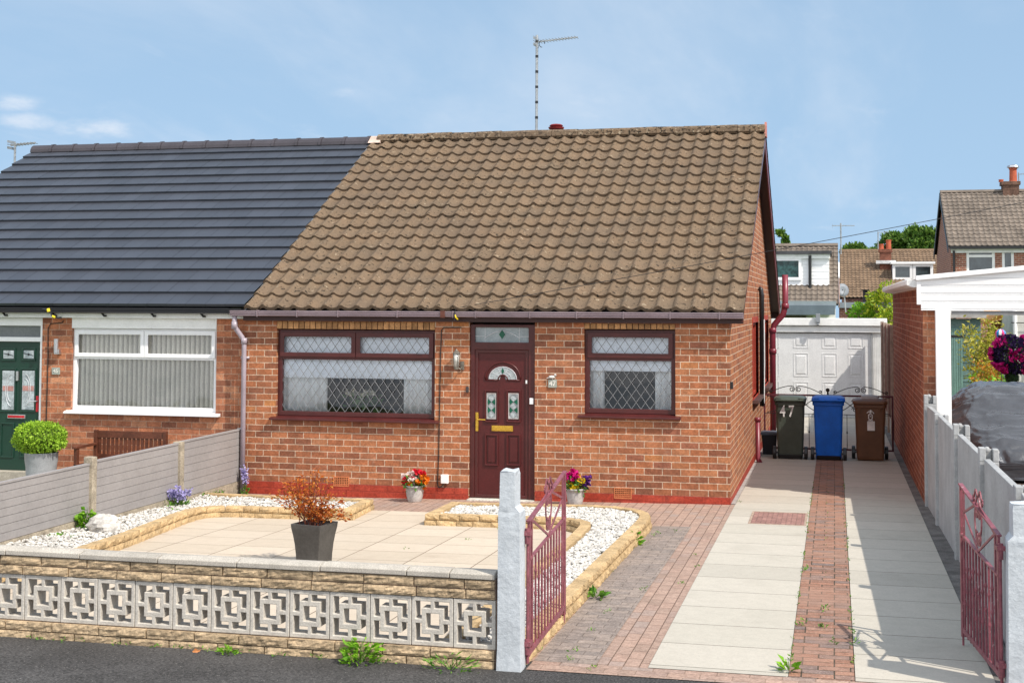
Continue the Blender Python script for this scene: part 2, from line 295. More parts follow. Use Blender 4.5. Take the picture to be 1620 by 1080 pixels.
# ------------------------------------------------------------------ mesh builder
WL = {}                                               # world location of every root, parts included
class MB:
    def __init__(s): s.v = []; s.f = []
    def add(s, vs, fs):
        o = len(s.v); s.v.extend([Vector(p) for p in vs]); s.f.extend([tuple(o+i for i in q) for q in fs]); return s
    def box(s, x0, x1, y0, y1, z0, z1):
        x0, x1 = min(x0, x1), max(x0, x1); y0, y1 = min(y0, y1), max(y0, y1); z0, z1 = min(z0, z1), max(z0, z1)
        return s.add([(x0, y0, z0), (x1, y0, z0), (x1, y1, z0), (x0, y1, z0), (x0, y0, z1), (x1, y0, z1), (x1, y1, z1), (x0, y1, z1)],
                     [(0, 3, 2, 1), (4, 5, 6, 7), (0, 1, 5, 4), (1, 2, 6, 5), (2, 3, 7, 6), (3, 0, 4, 7)])
    def hexa(s, p): # 8 corners, bottom 4 ccw then top 4
        return s.add(p, [(0, 3, 2, 1), (4, 5, 6, 7), (0, 1, 5, 4), (1, 2, 6, 5), (2, 3, 7, 6), (3, 0, 4, 7)])
    def bar(s, a, b, w, h, up=(0, 0, 1)):             # rectangular bar from a to b
        a = Vector(a); b = Vector(b); d = (b-a).normalized(); up = Vector(up)
        if abs(d.dot(up)) > .98: up = Vector((0, 1, 0)) if abs(d.y) < .9 else Vector((1, 0, 0))
        x = d.cross(up).normalized()*(w/2); z = x.cross(d).normalized()*(h/2)
        return s.hexa([a-x-z, a+x-z, b+x-z, b-x-z, a-x+z, a+x+z, b+x+z, b-x+z])
    def prism(s, poly, axis, t0, t1):                 # polygon of 2-D points pushed along an axis
        n = len(poly)
        def P(p, t): return {'x': (t, p[0], p[1]), 'y': (p[0], t, p[1]), 'z': (p[0], p[1], t)}[axis]
        return s.add([P(p, t0) for p in poly]+[P(p, t1) for p in poly], [tuple(range(n))[::-1], tuple(range(n, 2*n))]+[(i, (i+1) % n, n+(i+1) % n, n+i) for i in range(n)])
    def tube(s, pts, r, n=8, r2=None, cap=True):
        pts = [Vector(p) for p in pts]; m = len(pts); vs = []; px = None
        for i, p in enumerate(pts):
            d = (pts[min(i+1, m-1)]-pts[max(i-1, 0)]).normalized()
            if px is None:
                u = Vector((0, 0, 1)) if abs(d.z) < .9 else Vector((1, 0, 0)); px = d.cross(u).normalized()
            else:
                px = (px-d*px.dot(d)).normalized()
            py = d.cross(px); rr = r if r2 is None else r+(r2-r)*i/max(m-1, 1)
            vs += [p+px*(rr*cos(2*pi*k/n))+py*(rr*sin(2*pi*k/n)) for k in range(n)]
        fs = [(i*n+k, i*n+(k+1) % n, (i+1)*n+(k+1) % n, (i+1)*n+k) for i in range(m-1) for k in range(n)]
        if cap: fs += [tuple(range(n))[::-1], tuple((m-1)*n+k for k in range(n))]
        return s.add(vs, fs)
    def lathe(s, prof, c, n=24, sx=1, sy=1):
        m = len(prof); c = Vector(c)
        vs = [c+Vector((r*cos(2*pi*k/n)*sx, r*sin(2*pi*k/n)*sy, z)) for r, z in prof for k in range(n)]
        fs = [(i*n+k, i*n+(k+1) % n, (i+1)*n+(k+1) % n, (i+1)*n+k) for i in range(m-1) for k in range(n)]
        fs += [tuple(range(n))[::-1], tuple((m-1)*n+k for k in range(n))]
        return s.add(vs, fs)
    def ball(s, c, r, n=10, m=7, jit=0.0, sz=(1, 1, 1)):
        c = Vector(c); vs = [c+Vector((0, 0, -r*sz[2]))]; 
        for i in range(1, m):
            a = -pi/2+pi*i/m
            for k in range(n):
                q = r*(1+random.uniform(-jit, jit)); vs.append(c+Vector((q*cos(a)*cos(2*pi*k/n)*sz[0], q*cos(a)*sin(2*pi*k/n)*sz[1], q*sin(a)*sz[2])))
        vs.append(c+Vector((0, 0, r*sz[2]))); L = len(vs)-1; fs = []
        for k in range(n):
            fs.append((0, 1+(k+1) % n, 1+k)); fs.append((L, L-n+k, L-n+(k+1) % n))
            for i in range(m-2): fs.append((1+i*n+k, 1+i*n+(k+1) % n, 1+(i+1)*n+(k+1) % n, 1+(i+1)*n+k))
        return s.add(vs, fs)
    def pebble(s, c, r):
        rx, ry, rz = r*random.uniform(.8, 1.4), r*random.uniform(.7, 1.1), r*random.uniform(.5, .8)
        R = Matrix.Rotation(random.uniform(0, 6.3), 3, 'Z') @ Matrix.Rotation(random.uniform(-.5, .5), 3, 'X'); c = Vector(c)
        vs = [c+R @ Vector((x*rx*random.uniform(.8, 1.15), y*ry*random.uniform(.8, 1.15), z*rz*random.uniform(.8, 1.15))) for x, y, z in _ICO]
        return s.add(vs, _ICOF)
    def leaf(s, c, size, d=None, asp=.55):
        if d is None: d = Vector((random.gauss(0, 1), random.gauss(0, 1), random.gauss(0, 1)))
        d = Vector(d).normalized(); q = Vector((random.gauss(0, 1), random.gauss(0, 1), random.gauss(0, 1))); w = d.cross(q)
        if w.length < 1e-4: return s
        w = w.normalized()*size*asp*.5; n = d.cross(w).normalized()*size*.12; c = Vector(c)
        return s.add([c, c+d*size*.5+w+n, c+d*size, c+d*size*.5-w+n], [(0, 1, 2, 3)])
    def cut(s, xs, zs, solid, y0, y1, conv=None):     # slab in the x-z plane with cells removed; solid(i, j) tells what stays
        idx = {}; vs = []; fs = []
        def V(i, j, k):
            key = (i, j, k)
            if key not in idx: idx[key] = len(vs); p = (xs[i], (y0, y1)[k], zs[j]); vs.append(conv(p) if conv else p)
            return idx[key]
        S = lambda i, j: 0 <= i < len(xs)-1 and 0 <= j < len(zs)-1 and solid(i, j)
        for i in range(len(xs)-1):
            for j in range(len(zs)-1):
                if not S(i, j): continue
                fs.append((V(i, j, 0), V(i+1, j, 0), V(i+1, j+1, 0), V(i, j+1, 0))); fs.append((V(i, j, 1), V(i, j+1, 1), V(i+1, j+1, 1), V(i+1, j, 1)))
                if not S(i-1, j): fs.append((V(i, j, 0), V(i, j+1, 0), V(i, j+1, 1), V(i, j, 1)))
                if not S(i+1, j): fs.append((V(i+1, j, 0), V(i+1, j, 1), V(i+1, j+1, 1), V(i+1, j+1, 0)))
                if not S(i, j-1): fs.append((V(i, j, 0), V(i, j, 1), V(i+1, j, 1), V(i+1, j, 0)))
                if not S(i, j+1): fs.append((V(i, j+1, 0), V(i+1, j+1, 0), V(i+1, j+1, 1), V(i, j+1, 1)))
        return s.add(vs, fs)
    def build(s, name, m, parent=None, smooth=False, bevel=0.0, kind=None):
        off = WL.get(parent, Vector()) if parent else Vector()
        me = bpy.data.meshes.new(name); me.from_pydata([v-off for v in s.v], [], s.f)
        uvl = me.uv_layers.new(name='UVMap'); me.update()
        for p in me.polygons:
            n = p.normal; a = max(range(3), key=lambda i: abs(n[i])); ij = ((1, 2), (0, 2), (0, 1))[a]
            for li in p.loop_indices:
                w = s.v[me.loops[li].vertex_index]; uvl.data[li].uv = (w[ij[0]], w[ij[1]])
            if smooth: p.use_smooth = True
        me.materials.append(m)
        o = bpy.data.objects.new(name, me); COL.objects.link(o)
        if parent: o.parent = parent
        WL[o] = off
        if kind: o['kind'] = kind
        if bevel:
            bv = o.modifiers.new('bevel', 'BEVEL'); bv.width = bevel; bv.segments = 2; bv.limit_method = 'ANGLE'; bv.angle_limit = radians(40)
        return o
_t = (1+sqrt(5))/2; _l = sqrt(1+_t*_t)
_ICO = [(a/_l, b/_l, c/_l) for a, b, c in [(-1, _t, 0), (1, _t, 0), (-1, -_t, 0), (1, -_t, 0), (0, -1, _t), (0, 1, _t), (0, -1, -_t), (0, 1, -_t), (_t, 0, -1), (_t, 0, 1), (-_t, 0, -1), (-_t, 0, 1)]]
_ICOF = [(0, 11, 5), (0, 5, 1), (0, 1, 7), (0, 7, 10), (0, 10, 11), (1, 5, 9), (5, 11, 4), (11, 10, 2), (10, 7, 6), (7, 1, 8), (3, 9, 4), (3, 4, 2), (3, 2, 6), (3, 6, 8), (3, 8, 9), (4, 9, 5), (2, 4, 11), (6, 2, 10), (8, 6, 7), (9, 8, 1)]
def thing(name, label, cat, loc, group=None):
    o = bpy.data.objects.new(name, None); COL.objects.link(o); o.location = loc; o.empty_display_size = .1
    WL[o] = Vector(loc); tag(o, label, cat, group); return o
def tag(o, label, cat, group=None):
    o['label'] = label; o['category'] = cat
    if group: o['group'] = group
    return o
def copy_tree(o, parent=None, loc=None):
    c = o.copy(); COL.objects.link(c)
    if parent: c.parent = parent
    if loc is not None: c.location = loc
    for ch in list(o.children): copy_tree(ch, c)
    return c
def textobj(name, body, size, m, parent, loc, rot, depth=.002, bold=True):
    cu = bpy.data.curves.new(name, 'FONT'); cu.body = body; cu.size = size; cu.extrude = depth; cu.align_x = 'CENTER'; cu.align_y = 'CENTER'
    if bold: cu.offset = size*.022
    to = bpy.data.objects.new('text', cu); COL.objects.link(to); bpy.context.view_layer.update()
    me = bpy.data.meshes.new_from_object(to); bpy.data.objects.remove(to)
    o = bpy.data.objects.new(name, me); COL.objects.link(o); me.materials.clear(); me.materials.append(m)
    o.parent = parent; o.location = Vector(loc)-WL.get(parent, Vector()); o.rotation_euler = rot; WL[o] = WL.get(parent, Vector()); return o
def inpoly(x, y, P):
    r = False; n = len(P)
    for i in range(n):
        a = P[i]; b = P[(i+1) % n]
        if (a[1] > y) != (b[1] > y) and x < (b[0]-a[0])*(y-a[1])/(b[1]-a[1])+a[0]: r = not r
    return r
def sheet(xs, ys, h, name, m, parent=None, poly=None):
    mb = MB(); vs = [(x, y, g(x, y)+h) for y in ys for x in xs]; n = len(xs)
    mb.add(vs, [(j*n+i, j*n+i+1, (j+1)*n+i+1, (j+1)*n+i) for j in range(len(ys)-1) for i in range(n-1)])
    return mb.build(name, m, parent, kind='structure')
def lin(a, b, n): return [a+(b-a)*i/n for i in range(n+1)]
def polysheet(P, h, name, m, parent=None, kind='structure', step=.35):   # sheet over a polygon, following the ground
    bm = bmesh.new(); vs = [bm.verts.new((x, y, 0)) for x, y in P]; bm.faces.new(vs)
    for ax in (0, 1):
        lo = min(p[ax] for p in P); hi = max(p[ax] for p in P); k = lo+step
        while k < hi:
            co = [0, 0, 0]; no = [0, 0, 0]; co[ax] = k; no[ax] = 1
            bmesh.ops.bisect_plane(bm, geom=bm.verts[:]+bm.edges[:]+bm.faces[:], plane_co=co, plane_no=no); k += step
    bm.verts.ensure_lookup_table(); bm.normal_update()
    mb = MB(); bm.verts.index_update()
    vv = [(v.co.x, v.co.y, g(v.co.x, v.co.y)+h) for v in bm.verts]
    ff = [tuple(v.index for v in (f.verts if f.normal.z > 0 else reversed(f.verts))) for f in bm.faces]
    bm.free(); mb.add(vv, ff); return mb.build(name, m, parent, kind=kind)
# ------------------------------------------------------------------ ground, paths, drive
gx = [-500, -200, -80, -40, -20, -12, -9, -7, -6, -5, -4, -3, -2, -1, 0, 1, 3, 6, 12, 30, 80, 200, 500]
gy = [-400, -150, -60, -30, -17.5, -12.2, -12.15, -10, -8.3, -7, -6, -5, -4, -3, -2, -1, 0, 3, 8, 16, 30, 60, 120, 300, 700]
sheet(gx, gy, -.16, 'ground', earth)
sheet([-40, -20, -10]+lin(-8, 4, 12)+[8, 20, 40], [-10.9, -10, -9.2, -8.75, -8.42, -8.04], 0.0, 'footway', tarmac)
road_m = mat('road_asphalt', (.055, .053, .05), .9, .2, 1, .3, 120, .6, 200, .006)
sheet([-40, -10, 0, 10, 40], [-16.6, -14, -11.05], -.11, 'road', road_m)
kb = MB()
for i in range(60): kb.box(-30+i*.92, -30+i*.92+.91, -11.04, -10.91, -.12, .115)
kb.build('kerb', concrete, kind='structure')
sheet([-40, -10, 0, 10, 40], [-19.5, -18, -16.62], 0.0, 'far_footway', tarmac)
Sx = lin(-6.42, .058, 18)
sheet(Sx, lin(-8.03, .02, 20), .0, 'block_paving', paver)
sheet([.058, .5, .962], lin(-8.03, 15.4, 40), -.01, 'driveway_base', paver)
sheet([-.02, .058], lin(.02, 11.4, 12), .006, 'drain_strip', mat('pale_grit', (.33, .31, .29), .95, .2, 6, .3, 120, .4, 150))
sheet([.062, .5, .955], lin(-8.028, 15.4, 40), .008, 'driveway_slabs', slab_m)
sheet([.958, 1.16, 1.367], lin(-8.03, 15.4, 40), .006, 'driveway_brick_strip', paver_strip)
sheet([1.372, 1.8, 2.226], lin(-8.03, 15.4, 40), .008, 'driveway_slabs', slab_m)
sheet([2.226, 2.40], lin(-8.03, 15.4, 30), .002, 'drive_edge', mat('dark_grit', (.15, .14, .13), .95, .3, 5, .3, 100, .5, 120))
sheet([-.70, .058], [-8.26, -8.15, -8.03], .005, 'drive_threshold', brickmat('threshold_paving', PV, (.25, .17, .13), .205, .104, .004, speck=.6, smear=0))
sheet([.058, 1.372, 2.3], [-8.26, -8.15, -8.03], .005, 'drive_threshold', MATS['threshold_paving'])
# grey border of blocks beside the raised bed
sheet([-.70, -.50, -.28], lin(-8.03, -1.9, 16), .006, 'paving_border', paver_grey)
P1 = [(-5.42, -8.12), (-5.62, -4.54), (-5.85, -2.9), (-5.9, -2.3), (-5.6, -2.1), (-4.15, -2.08), (-4.24, -1.22), (-3.22, -1.30), (-3.2, -2.3), (-1.65, -2.42), (-1.33, -2.75), (-1.3, -8.12)]
polysheet(P1, .014, 'patio', patio_m)
sheet([2.46, 3, 4, 5, 7, 9], lin(-8.03, 17, 20), -.02, 'neighbour_drive', mat('brown_drive', (.19, .135, .11), .95, .25, 2, .3, 50, .4, 60))
sheet([-16, -12, -10, -9.2], lin(-8.2, -1.2, 10), -.02, 'lawn', grass_m)
sheet([-9.2, -8, -7, -6.56], lin(-8.2, .1, 12), -.02, 'neighbour_path', mat('neighbour_path', (.30, .27, .24), .9, .2, 3, .2, 60))
sheet([-16, -9.2], [-1.2, .1], -.02, 'neighbour_path', MATS['neighbour_path'])
sheet([2.46, 5, 9, 14], [17, 25, 33], -.01, 'back_lawn', grass_m)
sheet([-8, -2, 2.4], [15.4, 20, 33], -.06, 'back_lawn', grass_m)

# ------------------------------------------------------------------ shared builders for houses
def tiled(name, m, parent, eL, eR, rL, rR, rows, cols, amp, lift, thick, samp=8, stagger=False, jit=.003, over=1.08):
    eL, eR, rL, rR = map(Vector, (eL, eR, rL, rR)); n = (eR-eL).cross(rL-eL).normalized()
    P = lambda u, v: (eL+(eR-eL)*u).lerp(rL+(rR-rL)*u, v)
    mb = MB()
    for j in range(rows):
        sh = .5 if (stagger and j % 2) else 0
        for i in range(cols+(1 if sh else 0)):
            a = max((i-sh)/cols, 0); b = min((i+1-sh)/cols, 1)
            if b-a < 1e-6: continue
            gap = .0 if amp else .006
            dz = random.uniform(-jit, jit); dv = random.uniform(-jit, jit)*.8/rows*8; k = samp if amp else 1; vs = []
            tw = random.uniform(-jit, jit)
            v0 = j/rows+dv; v1 = min((j+over)/rows, 1.0)
            for r in range(3):
                for q in range(k+1):
                    u = a+(b-a)*(gap+(1-2*gap)*q/k)
                    ph = 2*pi*((u*cols) % 1 if q < k else 1.0)
                    w_ = ph/(2*pi); h = amp*((1.25*sin(pi*w_/.44)**1.0) if w_ < .44 else -.62*sin(pi*(w_-.44)/.56)) if amp else 0
                    hh = h+dz+tw*(q/k-.5)
                    vs.append(P(u, v0)+n*(lift+hh-thick) if r == 0 else P(u, v0)+n*(lift+hh) if r == 1 else P(u, v1)+n*(hh+.004))
            w = k+1
            mb.add(vs, [(r*w+q, r*w+q+1, (r+1)*w+q+1, (r+1)*w+q) for r in range(2) for q in range(k)])
    return mb.build(name, m, parent, smooth=False)
def lattice(mb, x0, x1, z0, z1, y, dx, dz, w=.0055, d=.004):
    s = dz/dx
    for sg in (1, -1):
        k = -int((x1-x0)/dx)-int((z1-z0)/dz)-3
        while k < (x1-x0)/dx+(z1-z0)/dz+3:
            c = (z0 if sg > 0 else z1)+(k+.5)*dz*sg if False else (z0+(k+.5)*dz)
            # line z = c + sg*s*(x-x0), clipped to the pane
            xa, xb = x0, x1
            def xz(z): return x0+(z-c)/(sg*s)
            lo, hi = sorted((xz(z0), xz(z1))); xa = max(xa, lo); xb = min(xb, hi)
            if xb-xa > .004: mb.bar((xa, y, c+sg*s*(xa-x0)), (xb, y, c+sg*s*(xb-x0)), w, d, up=(0, 1, 0))
            k += 1
    return mb
def ring(mb, x0, x1, z0, z1, w, y0, y1):
    xs = [x0, x0+w, x1-w, x1]; zs = [z0, z0+w, z1-w, z1]
    return mb.cut(xs, zs, lambda i, j: not (i == 1 and j == 1), y0, y1)
def rect(p0, p1, Y=0.0):                              # photo rectangle on the facade -> x0, x1, z0, z1
    a = fy(p0[0], p0[1], Y); b = fy(p1[0], p1[1], Y); c = fy(p0[0], p1[1], Y); d = fy(p1[0], p0[1], Y)
    return (a.x+c.x)/2, (b.x+d.x)/2, (b.z+c.z)/2, (a.z+d.z)/2
def curtain(name, m, parent, x0, x1, z0, z1, y, waves, amp=.026):
    mb = MB(); n = waves*6; vs = []
    for i in range(n+1):
        x = x0+(x1-x0)*i/n; dy = amp*sin(2*pi*i/6)+amp*.3*sin(i*.7)
        vs += [(x, y+dy, z0), (x, y+dy*.9, z1), (x, y+dy+.004, z0), (x, y+dy*.9+.004, z1)]
    fs = []
    for i in range(n): a = i*4; b = a+4; fs += [(a, b, b+1, a+1), (a+2, a+3, b+3, b+2), (a+1, b+1, b+3, a+3), (a, a+2, b+2, b)]
    return mb.add(vs, fs).build(name, m, parent, smooth=True)
def make_window(parent, R, Y, nt_, ztr, fm, fw=.058, lead=None, sillm=None, silld=.09, sillo=.06, rec=.055, sash=True):
    """R = outer rectangle, ztr = height of the transom, nt_ = top lights; returns window, list of panes"""
    x0, x1, z0, z1 = R; y0 = Y+rec; y1 = y0+.07
    xs = [x0, x0+fw]; tops = []
    wt = (x1-x0-2*fw-(nt_-1)*fw)/nt_
    for i in range(nt_):
        a = x0+fw+i*(wt+fw); xs += [a+wt, a+wt+fw]; tops.append((a, a+wt))
    zs = [z0, z0+fw, ztr-fw*.5, ztr+fw*.5, z1-fw, z1]
    def solid(i, j):
        if j in (0, 2, 4) or i in (0, len(xs)-2): return True
        if j == 1: return False
        return i % 2 == 0
    w = MB().cut(xs, zs, solid, y0, y1).build('window', fm, parent, bevel=.006)
    panes = [(x0+fw, x1-fw, z0+fw, ztr-fw*.5)]
    if sash:
        for a, b in tops:
            q = fw*.45
            ring(MB(), a-q, b+q, ztr+fw*.5-q, z1-fw+q, fw*1.0, y0-.022, y0-.002).build('sash', fm, w, bevel=.006)
            panes.append((a-q+fw, b+q-fw, ztr+fw*.5-q+fw, z1-fw+q-fw))
    else: panes += [(a, b, ztr+fw*.5, z1-fw) for a, b in tops]
    for p in panes:
        MB().add([(p[0]-.01, y0+.03, p[2]-.01), (p[1]+.01, y0+.03, p[2]-.01), (p[1]+.01, y0+.03+.045*(p[3]-p[2]), p[3]+.01), (p[0]-.01, y0+.03+.045*(p[3]-p[2]), p[3]+.01)], [(0, 1, 2, 3)]).build('pane', glass, w)
    if lead:
        L = MB()
        for p in panes: lattice(L, p[0], p[1], p[2], p[3], y0+.024, lead[0], lead[1])
        L.build('leading', lead_m, w)
    if sillm:
        s = MB().prism([(Y-silld, z0-.052), (Y-silld, z0-.028), (y0-.005, z0-.002), (y1, z0-.002), (y1, z0-.052)], 'x', x0-sillo, x1+sillo)
        s.build('sill', sillm, w, bevel=.004)
    return w, panes, y0
def wall_cut(mb, x0, x1, z0, z1, holes, y0, y1):
    xs = sorted({x0, x1, *[h[0] for h in holes], *[h[1] for h in holes]}); zs = sorted({z0, z1, *[h[2] for h in holes], *[h[3] for h in holes]})
    def solid(i, j):
        cx_, cz_ = (xs[i]+xs[i+1])/2, (zs[j]+zs[j+1])/2
        return not any(h[0] < cx_ < h[1] and h[2] < cz_ < h[3] for h in holes)
    return mb.cut(xs, zs, solid, y0, y1)
def room(parent, x0, x1, y0, y1, z0, z1, m=None):     # inside faces of a room, open towards the window
    mb = MB(); t = .05
    mb.box(x0, x1, y1, y1+t, z0, z1); mb.box(x0-t, x0, y0, y1+t, z0, z1); mb.box(x1, x1+t, y0, y1+t, z0, z1); mb.box(x0-t, x1+t, y0, y1+t, z0-t, z0); mb.box(x0-t, x1+t, y0, y1+t, z1, z1+t)
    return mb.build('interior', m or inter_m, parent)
def gutter(parent, x0, x1, ytop, z0, m, d=.105, h=.075):
    """ogee-faced gutter running along x, front face at ytop-d"""
    y = ytop-d
    prof = [(ytop, z0), (y+.02, z0), (y+.004, z0+.012), (y+.012, z0+.026), (y, z0+.036), (y+.010, z0+.05), (y, z0+.06), (y+.002, z0+h), (y+.008, z0+h), (y+.018, z0+.02), (ytop-.01, z0+.02), (ytop-.01, z0+h), (ytop, z0+h)]
    return MB().prism(prof, 'x', x0, x1).build('gutter', m, parent)

# ------------------------------------------------------------------ the bungalow, number 47
XL = -6.44; YR = 5.7; YE = -.12; ZE = 2.362; ZR = 5.30; SLP = (ZR-ZE)/(YR-YE); YB = 2*YR-YE
zr = lambda y: ZE+(y-YE)*SLP if y <= YR else ZR-(y-YR)*SLP
H = thing('bungalow', 'red brick bungalow with brown ribbed tile roof, mahogany door and diamond leaded windows', 'bungalow', (-3.2, 0, -.05))
Wm = rect((437, 522), (688, 660)); Wr = rect((924, 522), (1068.5, 655)); Dr = rect((742, 513), (846, 782))
hm = list(Wm); hr = list(Wr); hd = list(Dr)
SOL = .075                                            # soldier course above the windows
zlint_m = fy(560, 509, 0).z; zlint_r = fy(1000, 512, 0).z
fw_ = MB()
wall_cut(fw_, XL, 0, -.25, 2.32, [(hm[0], hm[1], hm[2]-.03, zlint_m), (hr[0], hr[1], hr[2]-.03, zlint_r), (hd[0], hd[1], -.06, 2.33)], 0, .26)
# gable wall with its two narrow windows, other walls
sw = [tuple(sorted((fx(1190.5, 560, 0).y, fx(1199, 560, 0).y))), tuple(sorted((fx(1207.5, 560, 0).y, fx(1215, 560, 0).y)))]
swz0, swz1 = .97, 2.16
ys_ = [.26, sw[0][0], sw[0][1], sw[1][0], sw[1][1], 11.4]; zs_ = [-.35, swz0, swz1, 2.32]
fw_.cut(ys_, zs_, lambda i, j: not (i in (1, 3) and j == 1), 0, -.26, conv=lambda p: (p[1], p[0], p[2]))
gp = [(0.0, 2.32), (11.4, 2.32), (11.4, zr(11.4)-.06), (YR, ZR-.06), (0.0, zr(0)-.06)]
fw_.prism(gp, 'x', -.26, 0)
fw_.box(XL, -.26, 11.14, 11.4, -.35, 2.32)
fw_.build('wall', brick, H)
# red painted plinth, following the ground
pz = .085
for a, b in ((XL+.02, hd[0]-.004), (hd[1]+.004, .004)):
    MB().box(a, b, -.004, .1, -.3, pz).build('plinth', plinth_m, H)
MB().box(-.1, .0045, -.0035, 11.3, -.4, pz-.02).build('plinth', plinth_m, H)
# soldier courses
for (a, b, zb, zt) in ((hm[0], hm[1], hm[3]+.012, zlint_m), (hr[0], hr[1], hr[3]+.012, zlint_r)):
    mb = MB(); n = int((b-a)/.076); w = (b-a)/n
    for i in range(n): mb.box(a+i*w+.006, a+(i+1)*w-.006, -.003+random.uniform(0, .004), .2, zb, zt)
    mb.build('soldier_course', mat('soldier_brick', (.40, .21, .09), .85, .25, 9, .2, 60, .3, 60, isl=.3), H)
    MB().box(a, b, .014, .2, zb-.004, zt).build('soldier_mortar', mat('dark_mortar', (.10, .06, .045), .95), H)
# main window
win, pn, yw = make_window(H, (hm[0], hm[1], hm[2], hm[3]), 0, 2, fy(560, 566, 0).z, maroon, .060, (.118, .165), maroon, .075, .07)
p = pn[0]
MB().box(p[0]-.02, p[1]+.02, yw+.075, yw+.09, fy(560, 598, .15).z, p[3]+.32).build('blind', blind_m, win)
cl = fy(519, 620, .24).x; crr = fy(640, 620, .24).x
curtain('curtain', curtain_m, win, p[0]-.05, cl, p[2]-.1, p[3]+.3, yw+.155, 5); curtain('curtain', curtain_m, win, crr, p[1]+.05, p[2]-.1, p[3]+.3, yw+.155, 4)
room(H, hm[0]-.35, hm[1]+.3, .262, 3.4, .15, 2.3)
# small window
win2, pn, yw = make_window(H, (hr[0], hr[1], hr[2], hr[3]), 0, 1, fy(996, 567, 0).z, maroon, .060, (.118, .165), maroon, .075, .07)
p = pn[0]
MB().box(p[0]-.02, p[1]+.02, yw+.075, yw+.09, fy(996, 587, .15).z, p[3]+.3).build('blind', blind_m, win2)
curtain('curtain', curtain_m, win2, p[0]-.05, fy(957, 620, .24).x, p[2]-.1, p[3]+.3, yw+.155, 2); curtain('curtain', curtain_m, win2, fy(1037, 620, .24).x, p[1]+.05, p[2]-.1, p[3]+.3, yw+.155, 2)
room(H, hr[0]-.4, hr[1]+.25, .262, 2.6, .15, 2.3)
# front door
dq = lambda x, y: (680+x/3.175, 480+y/3.175)
def dr(xa, ya, xb, yb): return rect(dq(xa, ya), dq(xb, yb), .05)
dx0, dx1, dz0, dz1 = hd
zb = dr(0, 965, 1, 966)[3]; zf0, zf1 = dr(0, 195, 1, 120)[2], dr(0, 120, 1, 195)[3]
leaf = dr(246, 232, 482, 935)
fan = dr(228, 120, 497, 195)
fr = MB().cut([dx0, fan[0], leaf[0], leaf[1], fan[1], dx1][0:1]+[fan[0], fan[1], dx1], [zb, leaf[3], fan[2], fan[3], dz1+.0], lambda i, j: not (i == 1 and j in (0, 2)), .035, .11)
ring(fr, fan[0]-.002, fan[1]+.002, zb, leaf[3]+.002, .045, .05, .105)
df = fr.build('door_frame', maroon, H, bevel=.007)
lm = MB().box(leaf[0]-.01, leaf[1]+.01, .068, .10, zb+.02, leaf[3]+.01)
door = lm.build('door', maroon_d, H)
def panel(r, raised=True):
    mb = MB(); ring(mb, r[0], r[1], r[2], r[3], .022, .048, .068)
    o = mb.build('panel_moulding', maroon_d, door, bevel=.007)
    if raised: MB().box(r[0]+.045, r[1]-.045, .058, .068, r[2]+.045, r[3]-.045).build('raised_panel', maroon_d, door, bevel=.006)
panel(dr(274, 655, 343, 815)); panel(dr(383, 655, 456, 815))
for r in (dr(274, 433, 343, 597), dr(383, 433, 456, 597)):
    panel(r, False)
    x0, x1, z0, z1 = r[0]+.034, r[1]-.034, r[2]+.05, r[3]-.05
    gl = MB().box(x0, x1, .062, .068, z0, z1).build('obscured_glass', glass_ob, door)
    ring(MB(), x0-.006, x1+.006, z0-.006, z1+.006, .009, .056, .063).build('glass_bead', mat('pale_bead', (.5, .45, .43), .4), door)
    mb = MB(); mg = MB(); cxm = (x0+x1)/2; hh = (z1-z0)
    for k in range(3):
        zc = z0+hh*(k+.5)/3; a = (x1-x0)*.42; b = hh/6.3
        pts = [(cxm, .0585, zc-b), (cxm+a, .0585, zc), (cxm, .0585, zc+b), (cxm-a, .0585, zc)]
        for q in range(4): mb.bar(pts[q], pts[(q+1) % 4], .005, .003, up=(0, 1, 0))
    for k in (1, 2):
        zc = z0+hh*k/3
        for sx in (-1, 1): mg.prism([(cxm+sx*.004, zc), (cxm+sx*(x1-x0)*.40, zc-hh*.13), (cxm+sx*(x1-x0)*.46, zc), (cxm+sx*(x1-x0)*.40, zc+hh*.13)], 'y', .0585, .0605)
    mb.build('leading', lead_m, door); mg.build('green_glass', green_gl, door)
# arched light
ar = dr(296, 318, 435, 380); cxa = (ar[0]+ar[1])/2; aw = (ar[1]-ar[0])/2; ah = ar[3]-ar[2]
arc = lambda k, sx, sz, y: [(cxa+aw*k*sx*cos(pi*i/16), y, ar[2]+ah*k*sz*sin(pi*i/16)) for i in range(17)]
inner = [(cxa+aw*.22*cos(pi*i/8), ar[2]-.005+ah*.34*sin(pi*i/8)) for i in range(9)]
poly = [(q[0], q[2]) for q in arc(1, 1, 1, 0)]+inner[::-1]
MB().prism(poly, 'y', .062, .068).build('arched_glass', glass_ob, door)
mo = MB(); mo.tube(arc(1.27, 1, 1.08, .066), .013, 8)
mo.tube([(cxa-aw*1.27, .066, ar[2]-.012), (cxa-aw*.34, .066, ar[2]-.012)], .010, 8); mo.tube([(cxa+aw*1.27, .066, ar[2]-.012), (cxa+aw*.34, .066, ar[2]-.012)], .010, 8)
mo.tube([(cxa+aw*.34*cos(pi*i/8), .066, ar[2]-.012+ah*.42*sin(pi*i/8)) for i in range(9)], .011, 8)
mo.build('arch_moulding', maroon_d, door, smooth=True)
wl = MB(); wl.tube(arc(1.0, 1, 1, .060), .005, 6); wl.tube(arc(.62, 1, 1, .060), .003, 5)
for i in (3, 6, 10, 13): wl.bar((cxa+aw*.25*cos(pi*i/16), .06, ar[2]+ah*.35*sin(pi*i/16)), (cxa+aw*cos(pi*i/16), .06, ar[2]+ah*sin(pi*i/16)), .004, .003, up=(0, 1, 0))
wl.build('leading', mat('pale_lead', (.55, .56, .58), .4), door)
